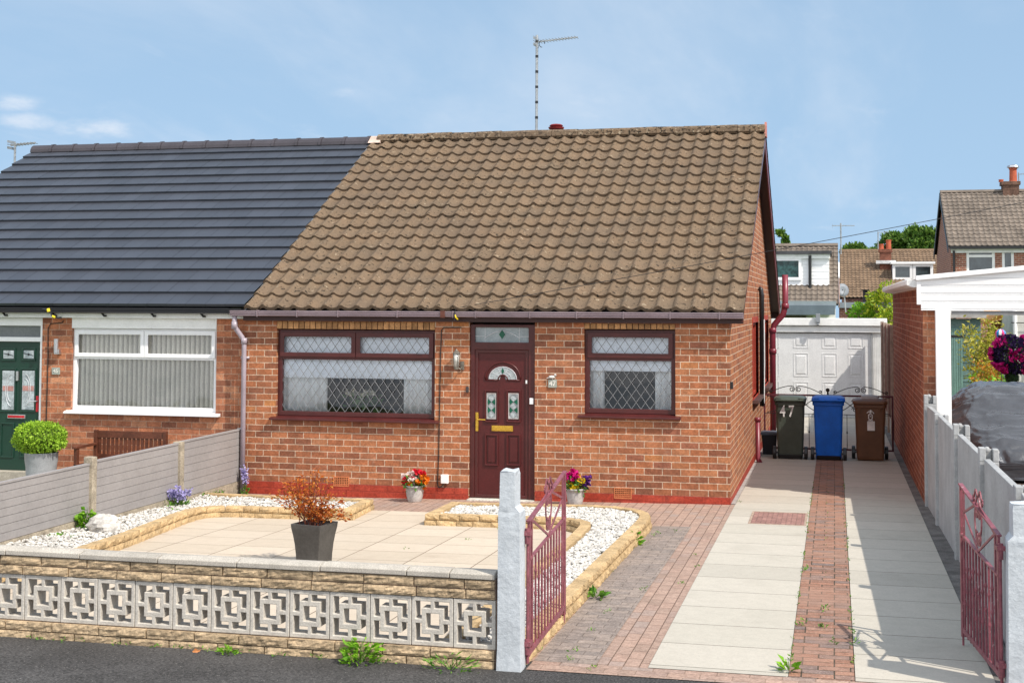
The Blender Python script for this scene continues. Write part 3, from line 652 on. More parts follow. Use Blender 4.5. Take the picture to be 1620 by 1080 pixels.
MB().prism([(cxa, ar[2]+ah*.42), (cxa+.02, ar[2]+ah*.65), (cxa, ar[2]+ah*.92), (cxa-.02, ar[2]+ah*.65)], 'y', .057, .06).build('green_glass', green_gl, door)
r = dr(310, 613, 417, 641); MB().box(r[0], r[1], .052, .068, r[2], r[3]).box(r[0]+.012, r[1]-.012, .047, .054, r[2]+.012, r[3]-.012).build('letterbox', gold, door, bevel=.003)
r = dr(230, 546, 244, 640); hb = MB().box(r[0], r[1], .044, .066, r[2], r[3]); zh = r[3]-.085
hb.tube([((r[0]+r[1])/2, .05, zh), ((r[0]+r[1])/2, .012, zh), ((r[0]+r[1])/2+.012, .002, zh), (r[1]+.105, .002, zh-.004)], .0095, 8)
hb.build('handle', gold, door, bevel=.002)
r = dr(503, 474, 523, 505); MB().box(r[0], r[1], .018, .036, r[2], r[3]).build('doorbell', white_pl, df, bevel=.004)
MB().box(dr(482, 385, 488, 402)[0], dr(482, 385, 489, 402)[1], .04, .052, dr(482, 385, 488, 402)[2], dr(482, 385, 488, 402)[3]).build('sticker', white_p, df)
MB().box(dr(188, 415, 199, 445)[0], dr(188, 415, 201, 445)[1], -.02, .036, dr(188, 415, 199, 445)[2], dr(188, 415, 199, 445)[3]).build('key_box', mat('dark_fitting', (.05, .04, .04), .5), H, bevel=.003)
# fanlight
MB().box(fan[0]-.004, fan[1]+.004, .07, .076, fan[2]-.004, fan[3]+.004).build('fanlight_glass', mat('fanlight', (.27, .31, .33), .15, .2, 5, spec=.7), df)
fl = MB(); zc = (fan[2]+fan[3])/2; cxf = (fan[0]+fan[1])/2; fwid = fan[1]-fan[0]
fl.tube([(fan[0]+fwid*.17+(fwid*.66)*i/12, .066, zc-.03+.09*sin(pi*i/12)-.01) for i in range(13)], .004, 5)
for q in (.18, .82): fl.bar((fan[0]+fwid*q, .066, fan[2]), (fan[0]+fwid*q, .066, fan[3]), .005, .003, up=(0, 1, 0))
fl.bar((fan[0], .066, zc-.02), (fan[0]+fwid*.18, .066, zc-.02), .005, .003, up=(0, 1, 0)); fl.bar((fan[1], .066, zc-.02), (fan[1]-fwid*.18, .066, zc-.02), .005, .003, up=(0, 1, 0))
fl.build('leading', MATS['pale_lead'], df)
MB().prism([(cxf, zc-.055), (cxf+.042, zc+.005), (cxf, zc+.065), (cxf-.042, zc+.005)], 'y', .062, .069).build('green_glass', green_gl, df)
MB().box(dx0+.01, dx1-.01, .12, .24, -.2, 2.32).build('door_backing', mat('hall_dark', (.02, .015, .012), .9), H)
MB().box(dx0-.0, dx1+.0, -.11, .12, -.3, zb-.003).build('door_step', mat('worn_step', (.52, .49, .43), .9, .25, 7, .25, 50, .4, 60, spots=[((.2, .18, .15), 24, .6, .7)]), H, bevel=.006)
# eaves: fascia, soffit, gutter with brackets
gz0 = 2.272
MB().box(XL, .175, -.07, -.048, 2.212, 2.352).build('fascia', brown_dk, H)
MB().box(XL, .17, -.046, .0, 2.214, 2.226).build('soffit', brown_dk, H)
gt = gutter(H, fy(366, 496, -.12).x, .178, -.071, gz0, brown_pl)
for px in (406, 469, 534, 628, 700, 716, 752, 838, 912, 986, 1060, 1138):
    x = fy(px, 497, -.18).x; wide = .03 if px in (700,) else .007
    MB().prism([(-.071, gz0-.006), (-.18, gz0-.006), (-.183, gz0+.02), (-.183, gz0+.082), (-.165, gz0+.082), (-.071, gz0+.079)], 'x', x-wide, x+wide).build('gutter_bracket', brown_pl if wide < .02 else mat('union_brown', (.10, .035, .025), .35), gt)
# roof
tiled('roof', tile_m, H, (-6.40, YE, ZE), (.185, YE, ZE), (-6.64, YR-.05, zr(YR-.05)), (.185, YR-.05, zr(YR-.05)), 17, 30, .024, .042, .050, 12, jit=.0032)
ul = MB(); ul.prism([(YE+.02, ZE-.05), (YR, ZR-.06), (YB, ZE-.06), (YB, ZE-.02), (YR, ZR-.02), (YE+.02, ZE-.012)], 'x', -6.40, .15); ul.build('roof_deck', tile_d, H)
tiled('rear_roof', tile_m, H, (.185, YB, ZE), (-6.40, YB, ZE), (.185, YR+.05, zr(YR+.05)), (-6.40, YR+.05, zr(YR+.05)), 17, 30, .020, .03, .03, 4, jit=.003)
rg = MB(); n = 15; L = 6.43
for i in range(n):
    a = -6.53+i*(L+.28)/n; b = a+(L+.28)/n-.006; q = random.uniform(-.008, .008); t = random.uniform(-.008, .008)
    pr = [(YR-.13, ZR+.0), (YR-.11, ZR+.075), (YR-.04, ZR+.115), (YR+.04, ZR+.115), (YR+.11, ZR+.075), (YR+.13, ZR), (YR+.1, ZR-.04), (YR-.1, ZR-.04)]
    rg.hexa
    nn = len(pr); rg.add([(a, y, z+q) for y, z in pr]+[(b, y, z+q+t) for y, z in pr], [tuple(range(nn))[::-1], tuple(range(nn, 2*nn))]+[(k, (k+1) % nn, nn+(k+1) % nn, nn+k) for k in range(nn)])
rg.build('ridge', ridge_m, H)
MB().prism([(YR-.2, ZR-.05), (YR+.2, ZR-.05), (YR+.02, ZR+.09), (YR-.02, ZR+.09)], 'x', -6.67, -6.46).build('mortar_fillet', mat('pink_mortar', (.55, .42, .35), .95, .2, 9), H)
# verge boards on the gable
bt, bb = -.012, -.21
MB().prism([(YE+.02, ZE+bt), (YR, ZR+bt), (YR, ZR+bb-.02), (YE+.02, ZE+bb+.08)], 'x', .152, .172).build('bargeboard', maroon, H)
MB().prism([(YB, ZE+bt), (YR, ZR+bt), (YR, ZR+bb-.02), (YB, ZE+bb)], 'x', .152, .172).build('bargeboard', mat('plum_board', (.13, .025, .035), .4, .15, 4), H)
MB().prism([(YB, ZE-.09), (YR+.1, ZR-.09), (YR+.1, ZR-.11), (YB, ZE-.11)], 'x', .002, .15).build('verge_soffit', brown_dk, H)
MB().prism([(YE, ZE-.07), (YR-.1, ZR-.11), (YR-.1, ZR-.13), (YE, ZE-.09)], 'x', .002, .15).build('verge_soffit', brown_dk, H)
MB().prism([(YR-.14, ZR-.1), (YR+.14, ZR-.1), (YR+.03, ZR+.15), (YR-.03, ZR+.15)], 'x', .166, .20).build('apex_cap', mat('pink_cap', (.42, .17, .14), .6), H)
MB().box(-6.3, .17, YB-.02, YB, ZE-.2, ZE-.02).build('fascia', brown_dk, H)
# painted surrounds of the gable windows
for i, (a, b) in enumerate(sw):
    mb = MB(); mb.cut([a-.06, a, b, b+.06], [swz0-.02, swz0, swz1, swz1+.09], lambda i, j: not (i == 1 and j == 1), .012, -.05, conv=lambda p: (p[1], p[0], p[2]))
    w = mb.build('window', redpaint, H)
    MB().cut([a+.001, a+.06, b-.06, b-.001], [swz0, swz0+.05, swz1-.05, swz1-.001], lambda i, j: not (i == 1 and j == 1), -.03, -.09, conv=lambda p: (p[1], p[0], p[2])).build('frame', redpaint, w)
    MB().box(-.075, -.07, a+.05, b-.05, swz0+.04, swz1-.04).build('pane', mat('dark_pane', (.10, .08, .08), .08, spec=.8), w)
    MB().prism([(a-.1, swz0-.07), (b+.1, swz0-.07), (b+.1, swz0-.02), (a-.1, swz0-.02)], 'x', -.02, .10).build('sill', mat('dark_sill', (.09, .05, .045), .4), w)
# pipes on the gable
yv = fx(1203.5, 560, .05).y
vp = MB(); vp.tube([(.02, yv, 2.72), (.06, yv, 2.70), (.07, yv, 2.6), (.07, yv, .75)], .042, 10); vp.build('flue_pipe', black_pl, H, smooth=True)
MB().tube([(.11, yv-.02, 2.2), (.112, yv-.02, 1.5), (.10, yv-.01, .8)], .012, 6).build('white_cable', white_pl, H)
ysp = 9.7; 
sp = MB(); sp.tube([(.34, ysp, 3.02), (.34, ysp, 2.42), (.30, ysp, 2.26), (.13, ysp, 2.06), (.10, ysp, 1.94), (.10, ysp, -.2)], .058, 14)
for z, x in ((2.42, .34), (1.95, .10), (1.55, .10)): sp.lathe([(.06, z-.05), (.071, z-.045), (.071, z+.045), (.06, z+.05)], (x, ysp, 0), 14)
sp.build('soil_pipe', redpipe, H, smooth=True)
yst = fx(1199, 730, .06).y
MB().tube([(.06, yst, .62), (.06, yst, .02), (.1, yst-.03, -.06)], .04, 10).lathe([(.04, .60), (.05, .6), (.05, .66), (.04, .66)], (.06, yst, 0), 10).build('drain_pipe', redpipe, H, smooth=True)
# front downpipe at the left corner
xd = fy(385, 640, -.05).x; xt = fy(371, 515, -.12).x
dp = MB(); dp.tube([(xt, -.12, 2.30), (xt, -.12, 2.15), (xt+.02, -.11, 2.10), (xd-.02, -.055, 1.98), (xd, -.05, 1.93), (xd, -.05, -.2)], .033, 12)
dp.box(xd-.06, xd+.06, -.02, .0, 1.70, 1.73).box(xd-.06, xd+.06, -.02, .0, .12, .16)
dp.lathe([(.035, 1.90), (.041, 1.9), (.041, 1.98), (.035, 1.98)], (xd, -.05, 0), 12); dp.lathe([(.034, 2.1), (.040, 2.1), (.040, 2.2), (.034, 2.2)], (xt, -.12, 0), 12)
dp.build('downpipe', brown_pipe, H, smooth=True)
# coach lamp
lr = rect((715, 556), (729, 584), -.08); lx = (lr[0]+lr[1])/2+.0; lb = fy(722, 584, -.08).z; lt_ = fy(722, 553, -.08).z; hL = lt_-lb
mb = MB(); mb.box(lx+.035, lx+.085, -.025, 0, lb-.01, lb+.10); mb.tube([(lx+.06, -.02, lb+.03), (lx+.05, -.07, lb+.0), (lx, -.08, lb+.03)], .010, 8)
mb.lathe([(.008, lb-.015), (.03, lb+.0), (.034, lb+.035), (.028, lb+.04)], (lx, -.08, 0), 12); mb.lathe([(.05, lt_-.05), (.046, lt_-.035), (.02, lt_-.01), (.006, lt_+.01)], (lx, -.08, 0), 12)
for k in range(4): mb.tube([(lx+.036*cos(pi/4+k*pi/2), -.08+.036*sin(pi/4+k*pi/2), lb+.035), (lx+.046*cos(pi/4+k*pi/2), -.08+.046*sin(pi/4+k*pi/2), lt_-.05)], .005, 6)
lamp = mb.build('wall_lamp', mat('pewter', (.20, .18, .15), .4, .2, 20, metal=.5), H)
MB().lathe([(.030, lb+.04), (.040, lt_-.05)], (lx, -.08, 0), 12).build('lamp_glass', mat('lamp_glass', (.5, .5, .46), .12, .2, 30, spec=.8), lamp, smooth=True)
# house number with a little bird on it
nr = rect((867.5, 600), (881, 613), -.01)
pl = MB().box(nr[0], nr[1], -.018, -.001, nr[2], nr[3]).build('number_plate', mat('grey_plate', (.30, .32, .28), .5, .25, 18), H, bevel=.003)
textobj('number', '47', .085, mat('pale_ink', (.66, .64, .58), .5), pl, ((nr[0]+nr[1])/2, -.020, (nr[2]+nr[3])/2), (pi/2, 0, 0), .001)
bd = MB(); bx = (nr[0]+nr[1])/2; bd.ball((bx-.01, -.02, nr[3]+.03), .03, 10, 7, 0, (1.5, .7, .7)); bd.ball((bx+.035, -.02, nr[3]+.055), .017, 8, 6); bd.prism([(bx-.05, nr[3]+.03), (bx-.085, nr[3]+.01), (bx-.04, nr[3]+.015)], 'y', -.026, -.014); bd.tube([(bx, -.018, nr[3]), (bx, -.018, nr[3]+.02)], .006, 6)
bd.build('bird_ornament', mat('bird_white', (.55, .53, .5), .6, .4, 30), pl, smooth=True)
# junction box, cables, sensor
jr = rect((697.5, 750.5), (709, 764.5), -.04); MB().box(jr[0], jr[1], -.055, 0, jr[2], jr[3]).build('junction_box', white_p, H, bevel=.008)
cp = lambda px, py, y=-.009: fy(px, py, y)
MB().tube([cp(730, 518), cp(703, 518), cp(698.5, 522), cp(697, 560), cp(695.5, 640), cp(694, 720), cp(692.5, 757), cp(692, 765), cp(694, 771), cp(699, 769), cp(702, 764.5)], .0065, 6).build('cable', black_pl, H)
sr = rect((1155.5, 604), (1160.5, 615.5), .03); MB().box(-.004, .035, .03, .09, sr[2], sr[3]).build('sensor', black_pl, H, bevel=.004)
# air bricks
for (a, b) in (((527.5, 753.5), (552.5, 769)), ((971.5, 771), (999.5, 788.5))):
    r = rect(a, b, 0); nx, nz = 8, 5; xs = [r[0]]; zs = [r[2]]
    for i in range(nx): q = (r[1]-r[0]-.02)/nx; xs += [r[0]+.01+i*q+q*.2, r[0]+.01+i*q+q*.85]
    for i in range(nz): q = (r[3]-r[2]-.02)/nz; zs += [r[2]+.01+i*q+q*.2, r[2]+.01+i*q+q*.85]
    xs.append(r[1]); zs.append(r[3])
    ab = MB().cut(xs, zs, lambda i, j: not (i % 2 == 1 and j % 2 == 1), -.008, .0).build('air_brick', terra, H)
    MB().box(r[0]+.004, r[1]-.004, -.0035, -.002, r[2]+.004, r[3]-.004).build('air_brick_void', mat('void', (.012, .008, .006), .9), ab)
# things seen inside the main window
sofa = thing('sofa', 'dark grey sofa backs seen through the big leaded window', 'sofa', (-4.9, 1.5, .15))
sm = mat('grey_upholstery', (.13, .122, .115), .9, .15, 5, .1, 60)
for a, b, t in ((-5.55, -4.66, .93), (-4.55, -3.9, .95)):
    mb = MB(); mb.add([(a, 1.0, .4), (b, 1.0, .4), (b, 1.22, .4), (a, 1.22, .4), (a+.02, 1.0, t-.16), (b-.02, 1.0, t+.04), (b-.02, 1.22, t+.04), (a+.02, 1.22, t-.16)], [(0, 3, 2, 1), (4, 5, 6, 7), (0, 1, 5, 4), (1, 2, 6, 5), (2, 3, 7, 6), (3, 0, 4, 7)]); mb.build('backrest', sm, sofa, bevel=.05)
MB().box(-5.6, -3.85, 1.0, 1.85, .15, .45).build('seat', sm, sofa, bevel=.04)
fp = fy(575, 632, .62)
fl_ = thing('vase_of_flowers', 'vase of white lilies with green leaves behind the big window', 'flower vase', (fp.x, .62, .85))
MB().lathe([(.05, .62), (.06, .7), (.04, .84), (.05, .9)], (fp.x, .62, 0), 12).build('vase', white_pl, fl_, smooth=True)
MB().box(fp.x-.5, fp.x+.5, .5, .75, .58, .618).box(fp.x-.45, fp.x-.4, .55, .7, .15, .58).box(fp.x+.4, fp.x+.45, .55, .7, .15, .58).build('side_table', mat('dark_wood', (.06, .03, .02), .4), fl_)
lv = MB(); lw = MB()
for i in range(90):
    c = Vector((fp.x+random.gauss(0, .13), .62+random.gauss(0, .06), fp.z-.03+random.gauss(0, .05))); lv.leaf(c, .09)
for i in range(9):
    c = Vector((fp.x-.12+random.uniform(-.13, .30), .56+random.gauss(0, .04), fp.z+.04+random.uniform(-.03, .09)))
    for k in range(8): lw.leaf(c, .06)
lv.build('leaves', leafmat('vase_leaf', [(0, (.03, .09, .02)), (1, (.12, .3, .06))]), fl_); lw.build('blooms', leafmat('lily', [(0, (.8, .8, .74)), (1, (.85, .8, .6))]), fl_)
# ------------------------------------------------------------------ the neighbouring half, with the slate roof
YN = .10
HN = thing('bungalow', 'red brick bungalow half with new dark slate roof, white window and dark green door', 'bungalow', (-9.8, YN, -.1))
XN = fy(60, 238, YR).x+.05
Wn = rect((113, 520), (342, 650), YN); Dn = rect((-36, 512), (65, 746), YN)
wn_top = fy(230, 507, YN).z
nb = MB()
wall_cut(nb, XN, XL-.004, -.3, 2.32, [(Wn[0], Wn[1], Wn[2]-.03, 2.33), (Dn[0], Dn[1], -.2, 2.33)], YN, YN+.26)
nb.box(XN, XN+.26, YN+.26, 11.3, -.4, 2.32); nb.prism([(YN+.0, 2.32), (11.3, 2.32), (11.3, zr(11.3)-.06), (YR, ZR-.06), (YN, zr(YN)-.06)], 'x', XN, XN+.26); nb.box(XN+.26, XL, 11.04, 11.3, -.4, 2.32)
nb.build('wall', brick_left, HN)
win, pn, yw = make_window(HN, (Wn[0], Wn[1], Wn[2], Wn[3]), YN, 2, fy(228, 566, YN).z, white_pl, .055, None, white_pl, .08, .07, rec=.04)
MB().box(Wn[0], Wn[1], YN-.008, YN+.2, Wn[3]+.003, 2.235).build('panel_above_window', white_p, HN)
p = pn[0]; sb = MB(); n = 30
for i in range(n):
    x = p[0]-.05+(p[1]-p[0]+.1)*i/n; w = (p[1]-p[0]+.1)/n
    na = 5; arc_ = [(x+w*.93*k/na, yw+.085+.045*k/na-.030*sin(pi*k/na)) for k in range(na+1)]
    sb.add([(a_, b_, z_) for a_, b_ in arc_ for z_ in (p[2]-.06, p[3]+.36)], [(k*2, k*2+2, k*2+3, k*2+1) for k in range(na)]); continue
    sb.hexa([(x, yw+.085, p[2]-.06), (x+w*1.02, yw+.125, p[2]-.06), (x+w*1.02, yw+.129, p[2]-.06), (x, yw+.089, p[2]-.06), (x, yw+.085, p[3]+.36), (x+w*1.02, yw+.125, p[3]+.36), (x+w*1.02, yw+.129, p[3]+.36), (x, yw+.089, p[3]+.36)])
sb.build('vertical_blind', slat_m, win)
room(HN, Wn[0]-.3, Wn[1]+.2, YN+.262, YN+3, .15, 2.3, mat('dim_room', (.3, .29, .27), .9))
# door
x0, x1, z0, z1 = Dn; q = lambda px, py: fy(px, py, YN+.05)
zt0, zt1 = q(30, 540).z, q(30, 533).z
fr = MB().cut([x0, x0+.06, x1-.045, x1], [z0, zt0, zt1, q(30, 515).z, 2.235], lambda i, j: i in (0, 2) or j in (1, 3), YN+.02, YN+.11)
fr = fr.build('door_frame', white_pl, HN, bevel=.005)
MB().box(x0+.05, x1-.04, YN+.07, YN+.08, zt1-.01, 2.2).build('fanlight_glass', mat('grey_fanlight', (.16, .17, .18), .12, .1, 3, spec=.7), fr)
dn = MB().box(x0+.062, x1-.047, YN+.055, YN+.10, z0+.02, zt0-.003).build('door', door_green, HN)
yd = YN+.055
def npanel(a, b, gl=None):
    A = fy(a[0], a[1], yd); B = fy(b[0], b[1], yd); r = (A.x, B.x, B.z, A.z)
    ring(MB(), r[0], r[1], r[2], r[3], .022, yd-.014, yd).build('panel_moulding', door_green, dn, bevel=.005)
    if gl: MB().box(r[0]+.03, r[1]-.03, yd-.006, yd, r[2]+.035, r[3]-.035).build('obscured_glass', gl, dn)
    return r
ng = mat('pale_obscured_glass', (.36, .40, .42), .2, .3, 12, .2, 60, spec=.6)
for a, b in (((3, 550), (25, 571)), ((35, 550), (56.5, 571))):
    r = npanel(a, b, ng); cxp, czp = (r[0]+r[1])/2, (r[2]+r[3])/2
    MB().prism([(cxp-.02, czp), (cxp, czp-.02), (cxp+.02, czp), (cxp, czp+.02)], 'y', yd-.009, yd-.006).bar((r[0]+.035, yd-.008, czp+.015), (r[1]-.035, yd-.008, czp-.015), .008, .003, up=(0, 1, 0)).build('leading', black_m, dn)
for k, (a, b) in enumerate((((1.5, 582), (25, 652)), ((33, 582), (57, 652)))):
    r = npanel(a, b, ng); czp = (r[2]+r[3])/2; hh = r[3]-r[2]; sg = 1 if k else -1; xe = r[1]-.045 if k == 0 else r[0]+.045
    mb = MB()
    for kk, rr in ((0, 1.0), (1, .72)): mb.tube([(((r[0]+r[1])/2-sg*.05)+sg*.09*rr*cos(pi*i/10-pi/2), yd-.009, czp+hh*.36*rr*sin(pi*i/10-pi/2)) for i in range(11)], .004, 5)
    mb.build('leading', MATS['pale_lead'], dn)
    MB().box(r[0]+.04, r[1]-.04, yd-.0085, yd-.006, czp-.01, czp+.06).build('rose_glass', mat('rose_glass', (.42, .22, .20), .2, .2, 10), dn)
for a, b in (((1.5, 668), (22, 724)), ((33, 668), (56, 724))): npanel(a, b)
A = fy(13, 655, yd); B = fy(41, 662, yd); lb_ = MB().box(A.x, B.x, yd-.022, yd, B.z, A.z).build('letterbox', steel, dn, bevel=.003)
MB().box(A.x+.012, B.x-.012, yd-.027, yd-.021, B.z+.012, A.z-.012).build('red_tape', mat('red_film', (.45, .02, .03), .35), lb_)
A = fy(58.5, 626, yd); B = fy(62, 651, yd); hp_ = MB().box(A.x-.006, B.x, yd-.012, yd, B.z, A.z).build('handle_plate', MATS['red_film'], dn)
MB().tube([((A.x+B.x)/2, yd, A.z-.07), ((A.x+B.x)/2, yd-.05, A.z-.07), ((A.x+B.x)/2-.11, yd-.05, A.z-.075)], .009, 8).build('handle', steel, hp_)
A = fy(27, 587, yd); B = fy(30.5, 602, yd); MB().box(A.x, B.x, yd-.03, yd, B.z, A.z).build('knocker', steel, dn, bevel=.004)
MB().box(x0-.02, x1+.02, YN-.12, YN+.12, -.35, z0+.016).build('door_step', concrete, HN)
MB().box(x0, x1, YN+.12, YN+.25, -.3, 2.31).build('door_backing', MATS['hall_dark'], HN)
# eaves
XNG = fy(375, 489, -.05).x
MB().box(XN, XL-.002, YN-.075, YN-.05, 2.235, 2.36).build('fascia', white_p, HN); MB().box(XN, XL-.002, YN-.048, YN, 2.2365, 2.248).build('soffit', white_p, HN)
gn = gutter(HN, XN, XL-.03, YN-.078, 2.30, black_pl, .10, .07)
for i in range(8):
    x = fy(160+78.5*(i-2), 493, -.05).x
    MB().tube([(x-.02, YN-.10, 2.305), (x+.02, YN-.10, 2.26), (x+.05, YN-.10, 2.265)], .014, 6).build('gutter_clip', black_pl, gn)
ex = -.10
tiled('roof', slate_m, HN, (XN-.12, ex+.05, ZE+.035), (XL+.02, ex+.05, ZE+.035), (XN-.12, YR-.03, ZR-.03), (XL-.20, YR-.03, ZR-.03), 17, 24, 0, .040, .040, 1, True, jit=.0008)
MB().prism([(ex+.08, ZE-.03), (YR, ZR-.10), (YB, ZE-.06), (YB, ZE+.02), (YR, ZR-.04), (ex+.08, ZE+.018)], 'x', XN-.1, XL-.24).build('roof_deck', slate_d, HN)
MB().hexa([(XL+.022, ex+.055, ZE-.01), (XL+.034, ex+.055, ZE-.01), (XL-.184, YR, ZR-.02), (XL-.196, YR, ZR-.02), (XL+.022, ex+.055, ZE+.04), (XL+.034, ex+.055, ZE+.04), (XL-.184, YR, ZR+.03), (XL-.196, YR, ZR+.03)]).build('roof_edge_trim', mat('grey_trim', (.2, .22, .24), .4), HN)
rg = MB(); n = 15
for i in range(n):
    a = XN-.12+i*(XL-XN-.11)/n; b = a+(XL-XN-.11)/n-.004
    pr = [(YR+.15*cos(pi*k/8), ZR-.06+.145*sin(pi*k/8)) for k in range(9)]
    rg.prism(pr, 'x', a, b)
    rg.prism([(YR+.165*cos(pi*k/8), ZR-.06+.158*sin(pi*k/8)) for k in range(9)], 'x', b-.05, b-.002)
rg.build('ridge', mat('dark_ridge', (.058, .052, .060), .5, .15, 2), HN, smooth=False)
# lamp and number plate
A = fy(83, 536, 0); B = fy(89.5, 558, 0); xm = (A.x+B.x)/2
MB().lathe([(.0, B.z), (.032, B.z), (.032, A.z), (.0, A.z)], (xm, YN-.06, 0), 14).box(xm-.03, xm+.045, YN-.06, YN, B.z-.02, B.z+.05).build('wall_lamp', steel, HN)
A = fy(82, 581, YN-.02); B = fy(94, 592.5, YN-.02)
pl = MB().box(A.x, B.x, YN-.02, YN-.001, B.z, A.z).build('number_plate', MATS['grey_plate'], HN, bevel=.003)
textobj('number', '45', .075, MATS['pale_ink'], pl, ((A.x+B.x)/2, YN-.022, (A.z+B.z)/2), (pi/2, 0, 0), .001)
cn = lambda px, py: fy(px, py, YN-.01)
MB().tube([cn(100, 507), cn(99, 510), cn(80, 512), cn(76, 520), cn(76, 560), cn(74.5, 620), cn(73, 668)], .0065, 6).build('cable', black_pl, HN)
cb = MB().tube([fy(68, 489, -.1), fy(80, 492, -.12), fy(82, 499, -.12), fy(92, 503, -.1), fy(97, 502, -.06)], .014, 7).build('cable_bracket', black_pl, HN)
MB().tube([fy(76, 488, -.14), fy(77, 493, -.14)], .022, 6).tube([fy(83, 500, -.14), fy(87, 502, -.14)], .016, 6).build('cable_tag', mat('yellow_tag', (.8, .6, .03), .4), cb)

# ------------------------------------------------------------------ composite boundary fence
FX = -6.5
Fn = thing('fence', 'low grey composite board fence with concrete posts between the two front gardens', 'fence', (FX, -4, -.02))
posts = [fx(283, 697, FX).y, fx(143, 733, FX).y, fx(143, 733, FX).y-2.02, fx(143, 733, FX).y-4.04]
pw = .095; ends = [.02]+posts
for i, y in enumerate(posts):
    zt = .765 if i == 0 else .80
    mb = MB(); y0 = y-pw/2; y1 = y+pw/2
    mb.prism([(FX-.055, y0), (FX+.055, y0), (FX+.055, y1), (FX-.055, y1)], 'z', g(FX, y)-.2, zt)
    mb.build('post', conc_post, Fn, bevel=.008)
zt = [.765, .752, .735, .73]
for i in range(4):
    a = ends[i+1]+pw/2 if i < 4 else 0; b = ends[i]-(pw/2 if i else 0)
    gb = g(FX, (a+b)/2)
    MB().box(FX-.025, FX+.03, a, b, gb-.15, gb+.155).build('gravel_board', conc_post, Fn)
    pm = MB(); n = 7; h = (zt[i]-.02-(gb+.157))/n
    for k in range(n): pm.prism([(FX-.018, gb+.157+k*h), (FX+.012, gb+.157+k*h), (FX+.018, gb+.162+k*h), (FX+.018, gb+.157+(k+1)*h-.004), (FX+.010, gb+.157+(k+1)*h-.0005), (FX-.018, gb+.157+(k+1)*h-.0005)], 'y', a, b)
    pm.prism([(FX-.026, zt[i]-.02), (FX+.026, zt[i]-.02), (FX+.026, zt[i]), (FX-.026, zt[i])], 'y', a, b)
    pm.build('panel', comp, Fn)
MB().prism([(FX-.03, .03), (FX+.03, .03), (FX+.03, -.01), (FX-.03, -.01)], 'z', -.2, .775).build('end_channel', mat('pale_trim', (.5, .5, .5), .4), Fn)

# ------------------------------------------------------------------ bench and clipped bush by the neighbour's door
bx0 = fy(146, 690, -.2).x; bx1 = fy(261, 690, -.2).x; gb = g(-8, 0)-.02
bwd = mat('dark_stained_wood', (.105, .034, .018), .5, .25, 8, .2, 60, spec=.35)
B = thing('garden_bench', 'dark brown slatted wooden bench under the white window', 'bench', ((bx0+bx1)/2, -.35, gb))
zt_ = fy(200, 684, -.12).z
for x in (bx0, bx1-.05):
    MB().box(x, x+.05, -.17, -.11, gb, zt_+.03).build('leg', bwd, B, bevel=.005); MB().box(x, x+.05, -.66, -.60, gb, gb+.62).build('leg', bwd, B, bevel=.005)
    MB().box(x-.005, x+.06, -.70, -.171, gb+.62, gb+.65).build('armrest', bwd, B, bevel=.006); MB().box(x+.01, x+.04, -.6, -.17, gb+.30, gb+.38).build('seat_rail', bwd, B)
mb = MB(); mb.box(bx0+.05, bx1-.05, -.155, -.12, zt_-.07, zt_+.02).box(bx0+.05, bx1-.05, -.15, -.12, gb+.44, gb+.50); n = 15
for i in range(n): x = bx0+.08+(bx1-bx0-.19)*i/(n-1); mb.box(x-.018, x+.018, -.146, -.128, gb+.50, zt_-.07)
mb.build('backrest', bwd, B)
mb = MB()
for k in range(5): mb.box(bx0+.0, bx1, -.66+k*.098, -.66+k*.098+.08, gb+.38, gb+.41)
mb.build('seat', bwd, B)
tp = fg(65, 745); 
tp = fy(65, 747, -.75); gz_ = g(-8.9, -.75)-.02
T = thing('potted_bush', 'clipped bright green box bush in a ribbed grey pot beside the green door', 'potted bush', (tp.x, -.75, gz_))
pt = fy(65, 715, -.75).z; rr = (fy(88, 720, -.75).x-fy(42, 720, -.75).x)/2
MB().lathe([(rr*.70, gz_), (rr*.74, gz_+.02)]+[(rr*(.76+.24*k/6)+(.006 if k % 2 else 0), gz_+.03+(pt-gz_-.04)*k/6) for k in range(7)]+[(rr*1.03, pt), (rr*.93, pt+.002), (rr*.9, pt-.05)], (tp.x, -.75, 0), 28).build('pot', mat('grey_ribbed_pot', (.27, .28, .29), .5, .15, 6), T, smooth=True)
cb_ = fy(63, 692, -.75); RX = (fy(103, 692, -.75).x-fy(23, 692, -.75).x)/2; RZ = (fy(63, 667, -.75).z-fy(63, 718, -.75).z)/2
lf = MB()
def crown(mb, c, R3, n, size, shell=.55, bump=.12, seed=0, up=0.0):
    """leaves through an ellipsoid, denser near its uneven surface"""
    ph = [random.uniform(0, 6.3) for _ in range(6)]
    for i in range(n):
        d = Vector((random.gauss(0, 1), random.gauss(0, 1), random.gauss(0, 1))).normalized()
        k = 1+bump*(sin(3*d.x+ph[0]+2*d.z)+sin(4*d.y+ph[1]-3*d.z)+sin(5*d.z+ph[2]+4*d.x))/2
        r = (shell+(1-shell)*random.random()**.6)*k
        p = Vector((c[0]+d.x*R3[0]*r, c[1]+d.y*R3[1]*r, c[2]+d.z*R3[2]*r))
        dd = d*.8+Vector((random.gauss(0, .7), random.gauss(0, .7), random.gauss(0, .7)+up))
        mb.leaf(p, size*random.uniform(.6, 1.3), dd)
    return mb
crown(lf, (cb_.x, -.75, cb_.z), (RX*.97, RX*.85, RZ), 4600, .04, .72, .08)
MB().ball((cb_.x, -.75, cb_.z), RZ*.8, 14, 9, .03, (RX/RZ*.98, RX/RZ*.85, .98)).tube([(tp.x, -.75, pt-.06), (tp.x, -.75, cb_.z)], .03, 7).build('branches', mat('inner_twigs', (.07, .11, .015), .95), T)
lf.build('foliage', leafmat('box_leaf', [(0, (.14, .26, .02)), (.4, (.26, .44, .03)), (1, (.42, .60, .06))], .25), T)

